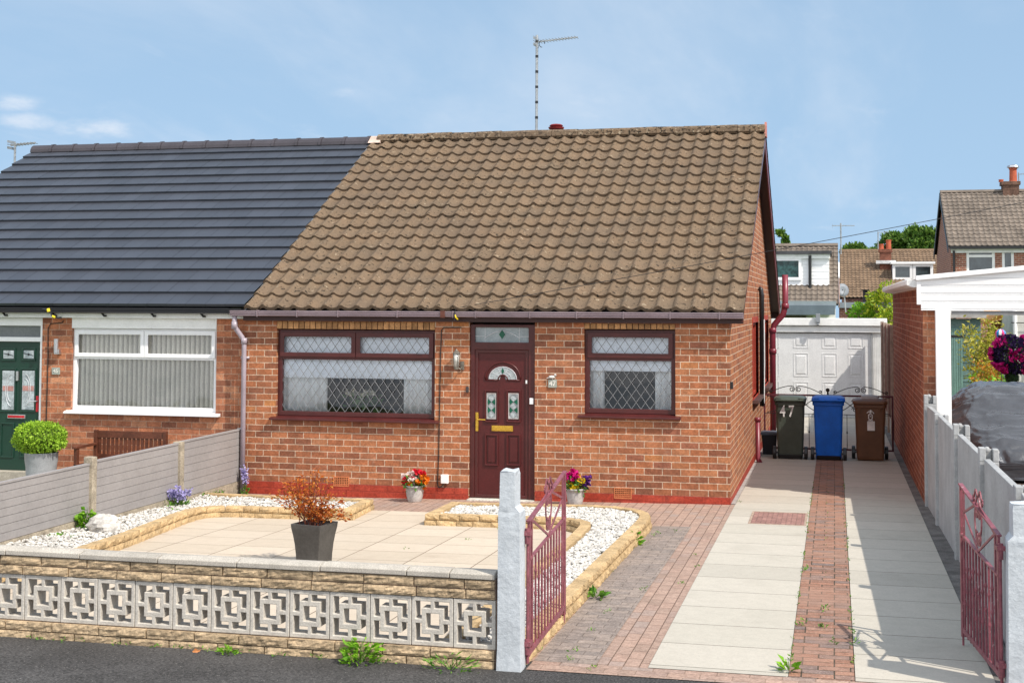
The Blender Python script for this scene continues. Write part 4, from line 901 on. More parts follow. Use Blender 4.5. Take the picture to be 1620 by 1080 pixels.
# ------------------------------------------------------------------ front garden wall of split stone and pierced blocks
GY0, GY1 = -8.285, -8.165; GX1 = -.90
xb1 = fy(784, 1000, GY0).x; xb0 = fy(38, 950, GY0).x; pitch = (xb1-xb0)/12
GX0 = xb1-16*pitch
GW = thing('garden_wall', 'low front wall of pierced concrete blocks and rough tan stone under a concrete coping', 'garden wall', ((GX0+GX1)/2, -8.22, .08))
zc0 = lambda x: .652+.0*x
Zs = [.07, .135, .202, .522, .588, .652]
def rough_block(mb, x0, x1, z0, z1, y0, y1, dep=.011):
    nx = max(2, int((x1-x0)/.03)); nz = 4; o = len(mb.v); vs = []
    for j in range(nz+1):
        for i in range(nx+1):
            e = (i in (0, nx)) or (j in (0, nz)); x = x0+(x1-x0)*i/nx; z = z0+(z1-z0)*j/nz
            d = 0 if e else dep*(.35+1.0*mnoise.noise((x*14, z*30, y0*3))+random.uniform(-.25, .35))
            vs.append((x+(0 if e else random.uniform(-.006, .006)), y0-d+(random.uniform(-.003, .003) if e else 0), z))
    w = nx+1; fs = [(j*w+i, j*w+i+1, (j+1)*w+i+1, (j+1)*w+i) for j in range(nz) for i in range(nx)]
    b = len(vs); vs += [(x0, y1, z0), (x1, y1, z0), (x1, y1, z1), (x0, y1, z1)]
    fs += [(b+1, b, b+3, b+2)]
    fs += [tuple([nz*w+i for i in range(w)]+[b+2, b+3]), tuple([i for i in range(w)][::-1]+[b, b+1]), tuple([j*w for j in range(nz+1)][::-1]+[]+[b+0][:0]+[]) if False else (0, nz*w, b+3, b), (nx, b+1, b+2, nz*w+nx)]
    mb.add(vs, fs)
sm_ = MB()
for r, (k0, k1, joints, off) in enumerate(((0, 1, .345, .1), (1, 2, .345, .27), (3, 4, .355, .05), (4, 5, .345, .22))):
    x = GX0-.3+off
    while x < GX1:
        e = min(x+joints*random.uniform(.93, 1.07), GX1)
        if GX1-e < .09: e = GX1
        a = max(x, GX0)
        if e-a > .05: rough_block(sm_, a+.004, e-.004, Zs[k0]+.004, Zs[k1]-.004, GY0-random.uniform(.0, .008)-(.012 if r < 2 else 0), GY1)
        x = e
sm_.build('split_stone', split_m, GW)
mm = MB(); mm.box(GX0, GX1, GY0+.012, GY1-.003, .0, Zs[2]-.001); mm.box(GX0, GX1, GY0+.012, GY1-.003, Zs[3]+.001, .653)
mm.build('mortar', mat('pink_brown_mortar', (.30, .21, .165), .95, .2, 9, .2, 60, .3, 60), GW)
fr_ = [0, .09, .24, .345, .455, .545, .665, .77, .91, 1]
def bl(i, j):
    c = lambda k: (fr_[k]+fr_[k+1])/2
    u, v = c(i), c(j)
    if i in (0, 8) or j in (0, 8): return True
    inr = .24 < u < .77 and .24 < v < .77
    hole = .345 < u < .665 and .345 < v < .665
    if inr: return not hole
    return (.455 < u < .545) or (.455 < v < .545)
bx_ = xb1-pitch
b0 = MB().cut([bx_+.002+(pitch-.004)*t for t in fr_], [Zs[2]+.002+(Zs[3]-Zs[2]-.004)*t for t in fr_], bl, GY0+.003, GY1-.002).build('pierced_block', pierced_m, GW, bevel=.004)
for i in range(1, 16):
    c = b0.copy(); COL.objects.link(c); c.parent = GW; c.location = (-pitch*i, random.uniform(-.002, .002), 0)
MB().box(xb1+.003, GX1, GY0+.02, GY1-.01, Zs[2], Zs[3]).build('end_pier', MATS['pink_brown_mortar'], GW)
cm_ = MB(); x = GX0
cuts = [fy(px, 890, -8.3).x for px in (-260, -126, 8, 125, 249, 374, 506, 643, 711)]+[GX1]
for a, b in zip(cuts[:-1], cuts[1:]):
    t = random.uniform(-.003, .003); cm_.prism([(-8.302, .655+t), (-8.135, .655+t), (-8.135, .695+t), (-8.225, .704+t), (-8.302, .690+t)], 'x', a+.003, b-.003)
cm_.build('coping', coping_m, GW, bevel=.005)

# ------------------------------------------------------------------ gate posts and gates
def gate_post(name, label, x0, x1, y0, y1, ztop, zs, side):
    r = thing(name, label, 'gate post', ((x0+x1)/2, (y0+y1)/2, .08), 'white gate posts'); mb = MB(); n = 4
    pr = []
    xs2 = (x0+.008, x1-.034) if side > 0 else (x0+.03, x1-.008)
    secs = [(0.0, x0-.012, x1+.01), (.25, x0-.006, x1+.004), (zs-.05, x0, x1), (zs-.02, x0, x1), (zs+.015, xs2[0], xs2[1]), (ztop-.03, xs2[0]+.001, xs2[1]-.001), (ztop-.006, xs2[0]+.003, xs2[1]-.004), (ztop, xs2[0]+.007, xs2[1]-.008)]
    vs = []; m_ = 8
    for z, a, b in secs:
        P = [(a, y0), ((a+b)/2, y0-.002), (b, y0), (b, (y0+y1)/2), (b, y1), ((a+b)/2, y1), (a, y1), (a, (y0+y1)/2)]
        for x, y in P: vs.append((x+random.uniform(-.003, .003), y+random.uniform(-.003, .003), z+(random.uniform(-.009, .006) if z == ztop else 0)))
    fs = [(i*8+k, i*8+(k+1) % 8, (i+1)*8+(k+1) % 8, (i+1)*8+k) for i in range(len(secs)-1) for k in range(8)]+[tuple((len(secs)-1)*8+k for k in range(8)), tuple(range(8))[::-1]]
    mb.add(vs, fs).build('shaft', post_white, r, bevel=.008); return r
gpx0 = fy(787, 1040, -8.3).x+.008; gpx1 = fy(817, 1040, -8.3).x
PL = gate_post('gate_post', 'flaking white concrete gate post at the end of the pierced block wall', gpx0, fy(826, 1030, -8.25).x, -8.325, -8.17, 1.365, 1.12, 1)
hR = fz(1578, 845, 1.015)
PRr = gate_post('gate_post', 'flaking white concrete gate post on the right, in front of the white panel fence', hR.x+.035, hR.x+.30, -8.12, -7.93, 1.235, 1.03, -1)
# concrete panel post directly behind the right gate post is built with the fence
def make_gate(label, Hn, Fr, hi_h, hi_f, ground):
    """Hn, Fr: hinge and free end on the ground plan; top rail rises from hi_h to hi_f"""
    Hn = Vector((Hn[0], Hn[1], 0)); Fr = Vector((Fr[0], Fr[1], 0)); L = (Fr-Hn).length; d = (Fr-Hn)/L
    G = thing('gate', label, 'gate', (Hn.x, Hn.y, ground), 'plum metal driveway gates')
    P = lambda s, z: Hn+d*s+Vector((0, 0, z))
    side = Vector((d.y, -d.x, 0)); zb_ = ground+.075; zm0, zm1 = ground+.68, ground+.77
    top = lambda s: hi_h+(hi_f-hi_h)*s/L; mid = lambda s: zm0+(zm1-zm0)*s/L
    fm = MB()
    fm.bar(P(.05, zb_), P(L, zb_+.035), .012, .034, up=side.cross(d)); 
    for s in (.055, L-.012): fm.bar(P(s, zb_-.02), P(s, top(s)), .034, .016, up=side)
    fm.bar(P(.03, top(0)), P(L+.004, top(L)), .030, .012, up=Vector((0, 0, 1))); fm.bar(P(.055, mid(.05)), P(L, mid(L)), .022, .012, up=Vector((0, 0, 1)))
    fm.build('frame', gate_m, G)
    vb = MB(); n = 11
    for i in range(n):
        s = .055+(L-.067)*(i+1)/(n+1); t = mid(s); vb.bar(P(s, zb_), P(s, t), .013, .013, up=side)
        for zz_ in ((.40, .55) if i % 2 else (.28, .47)): vb.ball(P(s, ground+zz_+.02*(i % 3)), .0115, 6, 4, 0, (1, 1, 2.2))
    for s in (.14, L-.10): vb.bar(P(s, mid(s)), P(s, top(s)), .020, .010, up=side)
    vb.bar(P(L-.10, zb_), P(L-.10, mid(L)), .02, .01, up=side); vb.bar(P(.14, zb_), P(.14, mid(0)), .02, .01, up=side)
    vb.build('bars', gate_m, G)
    sc_ = MB(); c = L*.53
    sc_.bar(P(c, mid(c)+.01), P(.145, mid(c)+.20), .016, .008, up=side); sc_.bar(P(c, mid(c)+.01), P(L-.10, mid(c)+.20), .016, .008, up=side)
    sc_.bar(P(.15, mid(c)+.20), P(c-.02, top(c)+.02), .016, .008, up=side); sc_.bar(P(L-.10, mid(c)+.20), P(c+.02, top(c)+.02), .016, .008, up=side)
    for sg in (-1, 1):
        for (bs, bz, r, turns, st) in ((.05, .10, .040, 1.4, 0), (.05, .27, .036, 1.4, 0)):
            pts = [P(c+sg*(bs-.01+(r*(1-.6*i/18))*cos(turns*2*pi*i/18+pi)), mid(c)+bz+(r*(1-.6*i/18))*1.3*sin(turns*2*pi*i/18+pi)) for i in range(19)]
            for a_, b_ in zip(pts[:-1], pts[1:]): sc_.bar(a_, b_, .014, .007, up=side)
        pts = [P(c+sg*(.01+.09*sin(pi*i/12)), mid(c)+.05+.33*i/12) for i in range(13)]
        for a_, b_ in zip(pts[:-1], pts[1:]): sc_.bar(a_, b_, .016, .008, up=side)
        pts = [P(c+sg*(.02+.10*i/10), top(c)+.02+.085*sin(pi*(i+2)/12)) for i in range(11)]+[P(c+sg*(.12+.02*cos(pi*i/5)), top(c)+.04+.022*sin(pi*i/5)+.0) for i in range(6)]
        for a_, b_ in zip(pts[:-1], pts[1:]): sc_.bar(a_, b_, .016, .008, up=side)
    sc_.build('scrollwork', gate_m, G)
    hg = MB()
    for z in (hi_h-.09, ground+.13): hg.tube([P(.0, z-.05), P(.0, z+.05)], .017, 8); hg.bar(P(-.02, z+.02), P(.06, z+.02), .03, .05, up=side)
    hg.tube([P(.015, ground+.02), P(.015, hi_h-.05)], .011, 6)
    hg.build('hinges', gate_m, G)
    bo = MB(); bo.tube([P(L-.03, ground-.0), P(L-.03, ground+.3)], .008, 6); bo.build('drop_bolt', gate_m, G)
    return G
fl_x = fx(897, 955, -.71)
make_gate('plum painted iron gate standing open against the curved yellow stone bed', (gpx1+.045, -8.19), (-.715, -6.88), 1.02, 1.195, .085)
frR = fz(1517, 765, 1.195)
make_gate('plum painted iron gate in shade, standing open beside the white panel fence', (hR.x+.005, -8.0), (frR.x+.01, frR.y), 1.02, 1.195, .085)

# ------------------------------------------------------------------ raised beds of yellow stone
def smooth_path(P, rads, seg=6):
    out = [Vector((*P[0], 0))]
    for i in range(1, len(P)-1):
        a, b, c = (Vector((*q, 0)) for q in (P[i-1], P[i], P[i+1])); r = rads.get(i, 0)
        if r:
            s = b+(a-b).normalized()*r; e = b+(c-b).normalized()*r
            for k in range(seg+1): t = k/seg; out.append(s*(1-t)**2+b*2*t*(1-t)+e*t*t)
        else: out.append(b)
    out.append(Vector((*P[-1], 0))); return out
def walk(path, step, off):
    L = [0]
    for a, b in zip(path[:-1], path[1:]): L.append(L[-1]+(b-a).length)
    def at(s):
        s = min(max(s, 0), L[-1])
        for i in range(len(L)-1):
            if s <= L[i+1]+1e-9: return path[i].lerp(path[i+1], (s-L[i])/max(L[i+1]-L[i], 1e-9))
    s = -off; marks = [0]
    corners = [L[i] for i in range(1, len(L)-1) if (path[i]-path[i-1]).normalized().dot((path[i+1]-path[i]).normalized()) < .93]
    while s < L[-1]-.001:
        s = s+step*random.uniform(.9, 1.1)
        for c in corners:
            if abs(s-c) < step*.45: s = c
        if s > L[-1]-.07: s = L[-1]
        if s > .02: marks.append(s)
    for c in corners:
        if c not in marks: marks.append(c)
    marks = sorted(set(marks)); return [(at(a), at(b)) for a, b in zip(marks[:-1], marks[1:])]
def bed_wall(parent, path, th, inward, h1=.068, courses=2, step=.215):
    mb = MB()
    for c in range(courses):
        for a, b in walk(path, step, step*.5*c):
            d = (b-a); l = d.length
            if l < .02: continue
            d /= l; nrm = Vector((-d.y, d.x, 0))*inward; z0 = g(a.x, a.y)+h1*c-(.02 if c == 0 else 0)+.003; z1 = g(a.x, a.y)+h1*(c+1)-.003
            out = .012 if c == 0 else 0
            a2 = a+d*.003; b2 = b-d*.003
            nx = 5; vs = []; fs = []
            for j in range(4):
                for i in range(nx+1):
                    e = i in (0, nx) or j in (0, 3); p = a2.lerp(b2, i/nx)
                    k = random.uniform(-.002, .003) if e else random.uniform(.003, .016)
                    q = p-nrm*(out+k); vs.append((q.x, q.y, z0+(z1-z0)*j/3))
            w = nx+1; fs = [(j*w+i, (j+1)*w+i, (j+1)*w+i+1, j*w+i+1) if inward > 0 else (j*w+i, j*w+i+1, (j+1)*w+i+1, (j+1)*w+i) for j in range(3) for i in range(nx)]
            o = len(vs); A = a2+nrm*th; Bq = b2+nrm*th; vs += [(A.x, A.y, z0), (Bq.x, Bq.y, z0), (Bq.x, Bq.y, z1), (A.x, A.y, z1)]
            fs += [(o, o+1, o+2, o+3), tuple([3*w+i for i in range(w)]+[o+2, o+3]), (0, o, o+3, 3*w), (nx, 3*w+nx, o+2, o+1)]
            mb.add(vs, fs)
    bm_ = mb.build('stone_edging', bed_m, parent); return bm_
def pebbles(name, label, poly, h, n, r, keep=lambda x, y: True):
    mb = MB(); xs = [p[0] for p in poly]; ys = [p[1] for p in poly]; k = 0
    while k < n:
        x = random.uniform(min(xs), max(xs)); y = random.uniform(min(ys), max(ys))
        if not inpoly(x, y, poly) or not keep(x, y): continue
        k += 1; mb.pebble((x, y, g(x, y)+h+random.uniform(-.006, .014)+.012*mnoise.noise((x*3, y*3, 0))), r*random.uniform(.65, 1.35))
    o = mb.build(name, pebble_m); o['kind'] = 'stuff'; tag(o, label, 'gravel'); return o
LB = [(-5.32, -8.12), (-5.62, -4.54), (-5.86, -2.9), (-5.93, -2.1), (-4.15, -2.08), (-4.22, -1.12), (-6.46, -1.0)]
lp = smooth_path(LB, {3: .42})
BL = thing('raised_bed', 'raised bed edged in yellow stone along the grey fence and house front', 'raised bed', (-5.9, -3, -.05))
bed_wall(BL, lp, .11, 1)
polyL = [(-6.46, -8.12)]+[(q.x, q.y) for q in lp]
polysheet([(x-.04 if False else x, y) for x, y in polyL], .095, 'soil_fill', pebble_bed, BL, kind='structure')
def away(path, dmin):
    def f(x, y):
        p = Vector((x, y, 0))
        for a, b in zip(path[:-1], path[1:]):
            ab = b-a; t = min(max((p-a).dot(ab)/max(ab.dot(ab), 1e-9), 0), 1)
            if (a+ab*t-p).length < dmin: return False
        return True
    return f
pebbles('gravel', 'white gravel filling the long bed beside the grey fence', polyL, .105, 6800, .0175, away(lp, .135))
RB = [(-3.2, -1.22), (-.715, -1.22), (-.70, -2.6), (-.74, -8.13)]
rp = smooth_path(RB, {1: 1.0}, 10)
RI = [(-1.30, -8.13), (-1.31, -3.6), (-1.36, -2.42), (-3.2, -2.31)]
ri = smooth_path(RI, {2: .42})
BR_ = thing('raised_bed', 'raised bed of yellow stone curving from the front door round to the gate', 'raised bed', (-1.8, -2, 0))
whole = rp+[]
bed_wall(BR_, rp, .11, -1); bed_wall(BR_, ri+[Vector((-3.2, -1.22, 0))], .11, -1)
polyR = [(q.x, q.y) for q in rp]+[(q.x, q.y) for q in ri]
polysheet(polyR, .092, 'soil_fill', pebble_bed, BR_, kind='structure')
pebbles('gravel', 'white gravel filling the curved bed beside the driveway', polyR, .102, 7200, .0175, away(rp+ri+[rp[0]], .13))

# ------------------------------------------------------------------ pots and plants of the front garden
def flower_pot(label, px, py, rpx, hpx, flowers, seed):
    random.seed(seed)
    P = fg(px, py); s = 2150/((P-CAM).dot(CF)); R = rpx/s; hh = hpx/s; y = P.y
    T = thing('flower_pot', label, 'flower pot', (P.x, y, P.z), 'pale urn pots against the house wall')
    MB().lathe([(R*.66, P.z), (R*.72, P.z+.01), (R*.86, P.z+hh*.35), (R*.93, P.z+hh*.7), (R*.95, P.z+hh*.86), (R*1.05, P.z+hh*.9), (R*1.06, P.z+hh), (R*.93, P.z+hh), (R*.88, P.z+hh*.8)], (P.x, y, 0), 26).build('pot', mat('lead_grey_pot', (.44, .42, .40), .65, .18, 7, .12, 40, .2, 40), T, smooth=True)
    lf = MB(); crown(lf, (P.x, y, P.z+hh+.03), (R*1.1, R*1.1, .09), 160, .07, .3); lf.build('foliage', leafmat('bedding_leaf', [(0, (.03, .09, .015)), (1, (.14, .30, .05))]) if 'bedding_leaf' not in MATS else MATS['bedding_leaf'], T)
    mb = {}
    for cx_, cz_, col, n in flowers:
        for _ in range(n):
            c = Vector((P.x+(cx_+random.gauss(0, .20))*R*1.25, y+random.gauss(-.01, .35)*R, P.z+hh+.02+(cz_+random.gauss(0, .16))*.16))
            for k in range(7): mb.setdefault(col, MB()).leaf(c, .045, (random.gauss(0, 1), -.7+random.gauss(0, .6), random.gauss(.4, .7)), 1.1)
    for col, m_ in mb.items(): m_.build('blooms', MATS[col], T)
for nm, a, b in (('bloom_red', (.55, .01, .02), (.75, .03, .06)), ('bloom_orange', (.75, .16, .01), (.85, .30, .02)), ('bloom_white', (.75, .6, .55), (.85, .8, .78)), ('bloom_magenta', (.50, .005, .14), (.70, .02, .28)), ('bloom_yellow', (.80, .55, .01), (.88, .72, .04)), ('bloom_purple', (.07, .01, .16), (.2, .05, .32)), ('bloom_lilac', (.32, .28, .56), (.50, .46, .72)), ('bloom_dark', (.02, .012, .05), (.05, .02, .10))):
    leafmat(nm, [(0, a), (1, b)], .25)
flower_pot('pale urn pot of red, white and orange flowers left of the front door', 656, 793, 15.2, 26, [(-.65, .25, 'bloom_red', 16), (-.3, .35, 'bloom_orange', 14), (0, .65, 'bloom_white', 22), (.45, .75, 'bloom_red', 20), (.7, .3, 'bloom_orange', 16), (-.5, .5, 'bloom_white', 12), (.3, .25, 'bloom_white', 12), (-.1, .15, 'bloom_orange', 16), (.2, .5, 'bloom_red', 10), (.0, .4, 'bloom_white', 16), (-.7, .1, 'bloom_red', 10), (.5, .1, 'bloom_orange', 14)], 3)
flower_pot('pale urn pot of magenta, yellow and purple flowers right of the front door', 910, 798, 15.2, 26, [(-.35, .75, 'bloom_magenta', 20), (.1, .6, 'bloom_magenta', 26), (-.4, .15, 'bloom_yellow', 34), (.1, .15, 'bloom_yellow', 32), (.45, .5, 'bloom_yellow', 18), (.85, .5, 'bloom_purple', 12), (.8, .2, 'bloom_purple', 6), (-.1, .8, 'bloom_magenta', 12)], 4)
random.seed(11)
# tall tapered planter with a bronze shrub
pc = fy(497, 880, -5.05); gz_ = g(pc.x, -5.05)+.014
PLT = thing('planter', 'tall dark tapered planter holding a small orange bronze shrub on the patio', 'planter', (pc.x, -5.05, gz_))
hp = fy(497, 826, -5.05).z-gz_; ang = radians(-11); w1 = .158; w0 = .118; vs = []
secs = [(0, w0), (.25, w0*1.03), (.5, w0*1.10), (.72, w0*1.20), (.88, w0*1.30), (1, w1), (1, w1*.9), (.93, w1*.86)]
for t, w in secs:
    for a, b in ((-1, -1), (1, -1), (1, 1), (-1, 1)):
        x, y = a*w, b*w; vs.append((pc.x+x*cos(ang)-y*sin(ang), -5.05+x*sin(ang)+y*cos(ang), gz_+hp*t))
mb = MB().add(vs, [(i*4+k, i*4+(k+1) % 4, (i+1)*4+(k+1) % 4, (i+1)*4+k) for i in range(len(secs)-1) for k in range(4)]+[(3, 2, 1, 0), tuple(28+k for k in range(4))])
mb.build('pot', mat('charcoal_planter', (.060, .057, .054), .42, .2, 5, .15, 50, spec=.4), PLT, bevel=.004)
br = MB(); lv = MB(); top = gz_+hp
for i in range(42):
    a = random.uniform(0, 6.3); sp = random.uniform(.06, .40); hh = random.uniform(.06, .46)*(1.25-sp*1.2); p0 = Vector((pc.x+random.gauss(0, .04), -5.05+random.gauss(0, .04), top-.03))
    if i < 7: a = random.uniform(-.6, .6)+(pi/2); sp = random.uniform(.02, .15); hh = random.uniform(.36, .50)
    p2 = p0+Vector((cos(a)*sp, sin(a)*sp*.8, hh)); p1 = p0.lerp(p2, .5)+Vector((0, 0, .07)); pts = [p0*(1-t)**2+p1*2*t*(1-t)+p2*t*t for t in [k/6 for k in range(7)]]
    br.tube(pts, .0045, 5, .0016)
    for k in range(46 if i >= 7 else 26):
        t = random.uniform(.15, 1.0)**.8; q = p0*(1-t)**2+p1*2*t*(1-t)+p2*t*t
        lv.leaf(q+Vector((random.gauss(0, .022), random.gauss(0, .022), random.gauss(0, .018))), random.uniform(.022, .045), (cos(a)+random.gauss(0, .8), sin(a)+random.gauss(0, .8), random.gauss(.3, .7)), .5)
br.build('stems', mat('red_stem', (.16, .05, .03), .7), PLT); lv.build('foliage', leafmat('bronze_leaf', [(0, (.16, .03, .012)), (.3, (.38, .085, .015)), (.7, (.56, .16, .022)), (.92, (.62, .25, .05)), (1, (.35, .25, .05))], .35), PLT)
# white boulder
bq = fg(164, 838, .12); mb = MB(); mb.ball((bq.x, bq.y, bq.z+.05), .165, 16, 10, .13, (1.1, .8, .68)); o = mb.build('boulder', boulder_m, None); 
o['label'] = 'white quartz boulder lying on the gravel by the grey fence'; o['category'] = 'boulder'
def plant(name, label, cat, base, mk, group=None):
    t = thing(name, label, cat, base, group); mk(t, Vector(base)); return t
weed_leaf = leafmat('weed_leaf', [(0, (.05, .14, .015)), (.5, (.11, .27, .03)), (1, (.22, .42, .05))], .3)
lush = leafmat('lush_leaf', [(0, (.09, .24, .01)), (1, (.26, .50, .03))], .3)
def tuft(n, r, h, size, m_, asp=.5):
    def mk(t, b):
        mb = MB(); st = MB()
        for i in range(n):
            a = random.uniform(0, 6.3); q = random.random()**.6; z = h*random.random()*(1-.5*q)
            mb.leaf(b+Vector((cos(a)*r*q, sin(a)*r*q*.8, z)), size*random.uniform(.6, 1.3), (cos(a), sin(a), random.uniform(-.1, 1.0)), asp)
        for i in range(6): a = random.uniform(0, 6.3); st.tube([b, b+Vector((cos(a)*r*.5, sin(a)*r*.5, h*.7))], .003, 4)
        mb.build('leaves', m_, t); st.build('stems', MATS.get('weed_stem') or mat('weed_stem', (.12, .2, .04), .7), t)
    return mk
def bells(n, r, h):
    def mk(t, b):
        tuft(int(600*r)+12, r, h*.45, .05, weed_leaf)(t, b); fl = MB(); st = MB()
        for i in range(n):
            a = random.uniform(0, 6.3); q = r*random.random()**.5; p0 = b+Vector((cos(a)*q*.6, sin(a)*q*.6, 0)); p1 = b+Vector((cos(a)*q*1.25, sin(a)*q*.9, h*random.uniform(.6, 1.1)))
            st.tube([p0, p1], .003, 4)
            for k in range(12): c = p0.lerp(p1, random.uniform(.5, 1.03)); [fl.leaf(c+Vector((random.gauss(0, .016), random.gauss(0, .016), 0)), .03, None, .9) for _ in range(3)]
        fl.build('blooms', MATS['bloom_lilac'], t); st.build('flower_stems', MATS['weed_stem'], t)
    return mk
q = fx(283, 786, -6.36); plant('bellflower', 'clump of lilac bellflowers at the foot of a fence post', 'flowers', (q.x, q.y, g(q.x, q.y)+.10), bells(15, .12, .23))
q = fx(388, 775, -6.33); q = Vector((-6.36, -.12, g(-6.4, -.1))); plant('bellflower', 'thin trailing lilac bellflower beside the brown downpipe', 'flowers', tuple(q), bells(5, .025, .36))
q = fx(137, 832, -6.36); plant('weed', 'bright green bushy weed between fence post and white boulder', 'weed', (q.x, q.y, g(q.x, q.y)+.10), tuft(190, .10, .22, .055, lush, .8))
q = fg(578, 1043); plant('weed', 'large leafy green weed growing at the foot of the pierced block wall', 'weed', (q.x, -8.36, .083), tuft(130, .11, .19, .06, lush, .45))
q = fg(373, 1027); plant('weed', 'small green weed at the wall foot beside the tarmac, left of the large one', 'weed', (q.x, -8.36, .083), tuft(40, .05, .05, .04, lush))
q = fg(727, 1045); plant('weed', 'straggly grassy weed against the wall near the gate post', 'weed', (q.x, -8.37, .083), tuft(110, .17, .10, .06, weed_leaf, .16))
q = fg(943, 946); plant('weed', 'flat rosette weed beside the curved bed edging', 'weed', (q.x, q.y, q.z+.01), tuft(26, .09, .05, .09, weed_leaf, .4))
q = fg(1005, 862); plant('weed', 'upright green weed against the curved bed near its bend', 'weed', (q.x, q.y, q.z+.01), tuft(36, .05, .13, .055, lush))
q = fg(1248, 1062); plant('weed', 'broad leaved weed at the front corner of the pale slabs', 'weed', (q.x, q.y, q.z+.01), tuft(16, .05, .07, .07, lush))
# grass and moss in the joints
mb = MB()
def sprig(x, y, n, r, h, size):
    for i in range(n):
        a = random.uniform(0, 6.3); mb.leaf((x+random.gauss(0, r), y+random.gauss(0, r*1.6), g(x, y)+.006+random.random()*h), size*random.uniform(.5, 1.2), (cos(a), sin(a), random.uniform(.2, 1.4)), .35)
for i in range(120):
    y = random.uniform(-7.9, 3); x = random.choice((.956, .956, .956, 1.369, 1.369, 1.163)); sprig(x, y, random.randint(2, 6) if x != 1.163 else 1, .006, .010, .022)
for px, py in ((1300, 995), (1318, 1020), (1350, 1022), (1351, 1005), (1275, 905), (1270, 990), (1252, 1045), (1305, 968)): q = fg(px, py); sprig(q.x, q.y, 12, .014, .04, .035)
for px, py in ((910, 880), (1042, 845), (1070, 842), (1035, 848), (1100, 880), (1080, 925), (1016, 935), (1104, 898), (910, 1030), (935, 1000), (960, 970), (850, 1030), (900, 1046), (935, 1058), (1155, 780), (1170, 795), (970, 905), (1000, 870), (700, 905), (655, 900), (740, 855), (640, 870), (790, 838)): q = fg(px, py); sprig(q.x, q.y, 8, .016, .018, .028)
for i in range(34): q = fg(random.uniform(0, 785), 1000); sprig(q.x, -8.33+random.gauss(0, .015), 5, .02, .012, .03)
for i in range(26): sprig(-6.4+random.gauss(0, .04), random.uniform(-7, -1.3), 1, .03, .0, .03)
for px, py in ((230, 798), (240, 800), (255, 797), (310, 783), (330, 783), (345, 780), (92, 848), (276, 808), (268, 801)): q = fg(px, py, .11); [mb.leaf((q.x+random.gauss(0, .06), q.y+random.gauss(0, .05), q.z+random.random()*.03), .04, None) for _ in range(22)]
o = mb.build('joint_weeds', weed_leaf); tag(o, 'small grass and moss sprigs in the paving joints', 'weeds'); o['kind'] = 'stuff'
# loose leaf and stones on the tarmac
q = fg(304, 1031); mb = MB(); mb.leaf((q.x, q.y, q.z+.004), .05, (1, .2, .15), .8); mb.leaf((q.x+.02, q.y, q.z+.004), .045, (.6, .8, .2), .8)
o = mb.build('fallen_leaf', mat('orange_leaf', (.50, .20, .07), .7)); tag(o, 'single orange fallen leaf on the tarmac footway', 'leaf')
# drain cover
q0 = fg(1183, 829); q1 = fg(1278, 814); y0, y1 = q0.y, q1.y; x0, x1 = q0.x, min(q1.x, .94)
mc = thing('manhole_cover', 'rectangular recessed drain cover set in the pale driveway slabs', 'manhole cover', ((x0+x1)/2, (y0+y1)/2, g(0, y0)))
gc = g(0, (y0+y1)/2)+.010
ring(MB(), x0, x1, y0, y1, .03, 0, 1); fm = MB().cut([x0, x0+.025, x1-.025, x1], [y0, y0+.03, y1-.03, y1], lambda i, j: not (i == 1 and j == 1), gc+.006, gc-.01, conv=lambda p: (p[0], p[2], p[1]))
fm.build('frame', mat('rusty_frame', (.36, .27, .21), .8, .3, 20), mc); MB().box(x0+.026, x1-.026, y0+.031, y1-.031, gc-.02, gc+.003).build('cover_plate', brickmat('cover_blocks', [(0, (.26, .14, .12)), (1, (.36, .20, .17))], (.15, .09, .08), .11, .05, .006, smear=0, speck=.4), mc)
